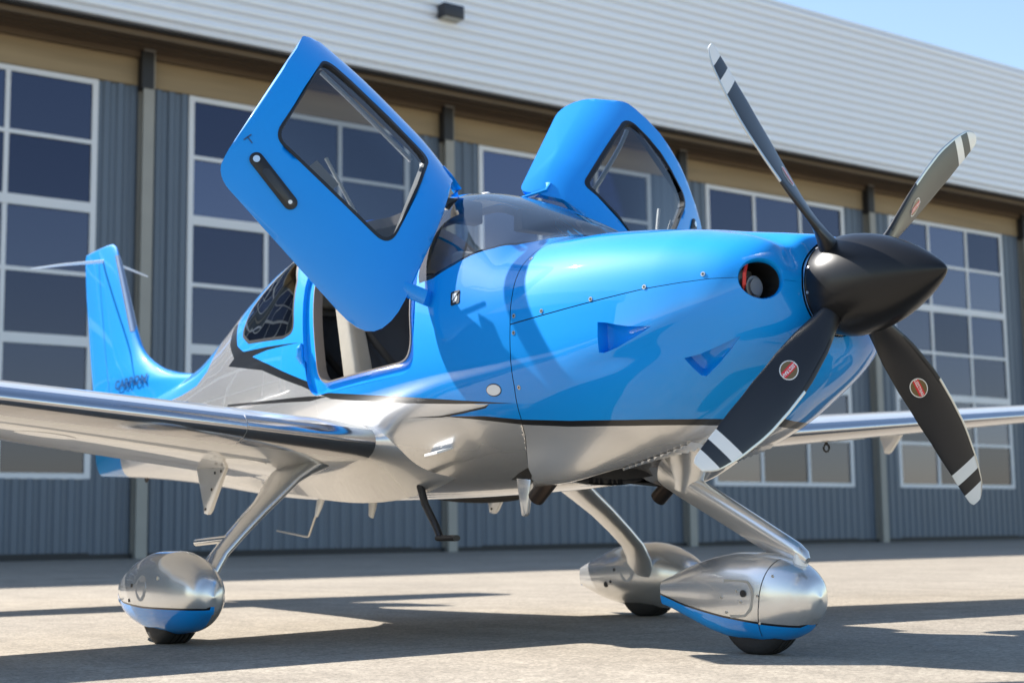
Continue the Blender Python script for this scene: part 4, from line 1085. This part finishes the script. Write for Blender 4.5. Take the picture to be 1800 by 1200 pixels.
a = hull_at(-2.385,1.335,0.); MB().tube([hull_at(-2.375,1.355,.004), hull_at(-2.372,1.33,.016), hull_at(-2.368,1.295,.016), hull_at(-2.365,1.26,.004)], [.008,.018,.02,.008], 12).build('door_striker', BLUE, fus)
MB().rings([[Vector((-1.74+r*.040*math.cos(q), r*.022*math.sin(q), z)) for q in np.linspace(0, 2*math.pi, 20, endpoint=False)] for r, z in ((1,2.02),(.95,2.040),(.7,2.047),(.2,2.050))]).build('roof_antenna', WHITEP, plane, angle=60)

# ------------------------------------------------------------------ cabin
VV = Vector
def bulk(x, sc, name, m, z0=None):
    y, z = hull0(np.full(60, x), np.linspace(0, math.pi, 60)); P = [Vector((x, -a*sc, 1.25+(b-1.25)*sc)) for a, b in zip(y, z)]+[Vector((x, a*sc, 1.25+(b-1.25)*sc)) for a, b in zip(y[::-1], z[::-1])][1:-1]
    return MB().rings([P, [p+Vector((-.02,0,0)) for p in P]]).build(name, m, plane)
bulk(-.80, .97, 'firewall', CABINDARK); bulk(-3.40, .95, 'rear_bulkhead', LINER)
V = []; xs_ = np.linspace(-.83, -3.38, 30)
for x in xs_:
    y, _ = hull0(np.array([x]), np.array([float(th_xz(x, .90))])); V += [(x, -float(y[0])*.97, .90), (x, float(y[0])*.97, .90)]
k = len(V); V += [(x, y, z-.02) for x, y, z in V]
MB().add(V, [(2*i, 2*i+1, 2*i+3, 2*i+2) for i in range(29)]+[(k+2*i, k+2*i+2, k+2*i+3, k+2*i+1) for i in range(29)]).build('cabin_floor', CARPET, plane)
# glare shield and instrument panel
R = []
for x, z in ((-.86,1.585),(-1.0,1.590),(-1.14,1.575),(-1.22,1.545),(-1.24,1.50),(-1.245,1.12)):
    y, _ = hull0(np.array([x]), np.array([float(th_xz(x, min(z, 1.50)))])); w = float(y[0])*.90 ; R.append([Vector((x, -w, z-.05*1)), Vector((x, -w*.6, z+.0)), Vector((x, 0, z+.02)), Vector((x, w*.6, z+.0)), Vector((x, w, z-.05))])
V = [p for r in R for p in r]; MB().add(V, [(5*i+j, 5*i+j+1, 5*i+j+6, 5*i+j+5) for i in range(5) for j in range(4)]).build('instrument_panel', CABINDARK, plane, angle=50)
for s in (-1, 1): MB().box(-1.262, -1.248, s*.30-.14, s*.30+.14, 1.26, 1.44).build('display', mat('avionics_screen', (.01,.012,.018), .12), plane, bevel=.004)
def seat(y, x0, parent_name='front_seat', hs=1.):
    Vector = lambda p: VV((p[0], p[1], .9+(p[2]-.9)*hs))
    s = MB().box(x0-.25, x0+.25, y-.23, y+.23, .98, 1.13).build(parent_name, LEATHERB, plane, bevel=.05, seg=4)
    def slab(b0, b1, w0, w1, t, name, m, bev):
        R = []
        for (x, z), w in ((b0, w0), (b1, w1)): R.append([Vector((x+t*.5, y-w, z)), Vector((x+t*.5, y+w, z)), Vector((x-t*.5, y+w, z)), Vector((x-t*.5, y-w, z))])
        return MB().rings(R).build(name, m, s, bevel=bev, seg=4)
    slab((x0-.22, 1.08), (x0-.38, 1.66), .23, .20, .13, 'backrest', LEATHERB, .045)
    for q in (-1, 1):
        R = []
        for x, z, w, t in ((x0-.17,1.06,.05,.15),(x0-.22,1.25,.05,.14),(x0-.29,1.48,.045,.13),(x0-.345,1.62,.035,.12)): R.append([Vector((x+t*.5, y+q*.205-w, z)), Vector((x+t*.5, y+q*.205+w, z)), Vector((x-t*.5, y+q*.205+w, z)), Vector((x-t*.5, y+q*.205-w, z))])
        MB().rings(R).build('side_bolster', LEATHER, s, bevel=.03, seg=4)
    slab((x0-.395, 1.70), (x0-.44, 1.88), .13, .11, .10, 'headrest', LEATHER, .04)
    for q in (-.05, .05): MB().tube([(x0-.38, y+q, 1.62), (x0-.40, y+q, 1.74)], .007, 8).build('headrest_post', CHROME, s)
    MB().tube([(x0-.36, y-.20, 1.60), (x0-.22, y-.16, 1.40), (x0-.12, y+.0, 1.17), (x0-.14, y+.22, 1.10)], .018, 8, .25).build('harness', CABINDARK, s)
    MB().box(x0-.2, x0+.2, y-.16, y+.16, .90, .98).build('seat_base', CABINDARK, s)
seat(-.30, -1.86); seat(.30, -1.86); seat(-.25, -2.42, 'rear_seat', .88); seat(.25, -2.42, 'rear_seat', .88)
MB().box(-2.0, -1.25, -.07, .07, .90, 1.12).build('centre_console', CABINDARK, plane, bevel=.03)
for s in (-1, 1):
    MB().tube([(-1.26, s*.42, 1.30), (-1.38, s*.42, 1.33)], .012, 10).box(-1.40, -1.38, s*.42-.03, s*.42+.03, 1.31, 1.40).build('side_yoke', CABINDARK, plane)
    MB().box(-1.67, -1.60, s*.22-.11, s*.22+.11, 1.86, 1.965).build('sun_visor', CABINDARK, plane, bevel=.01)
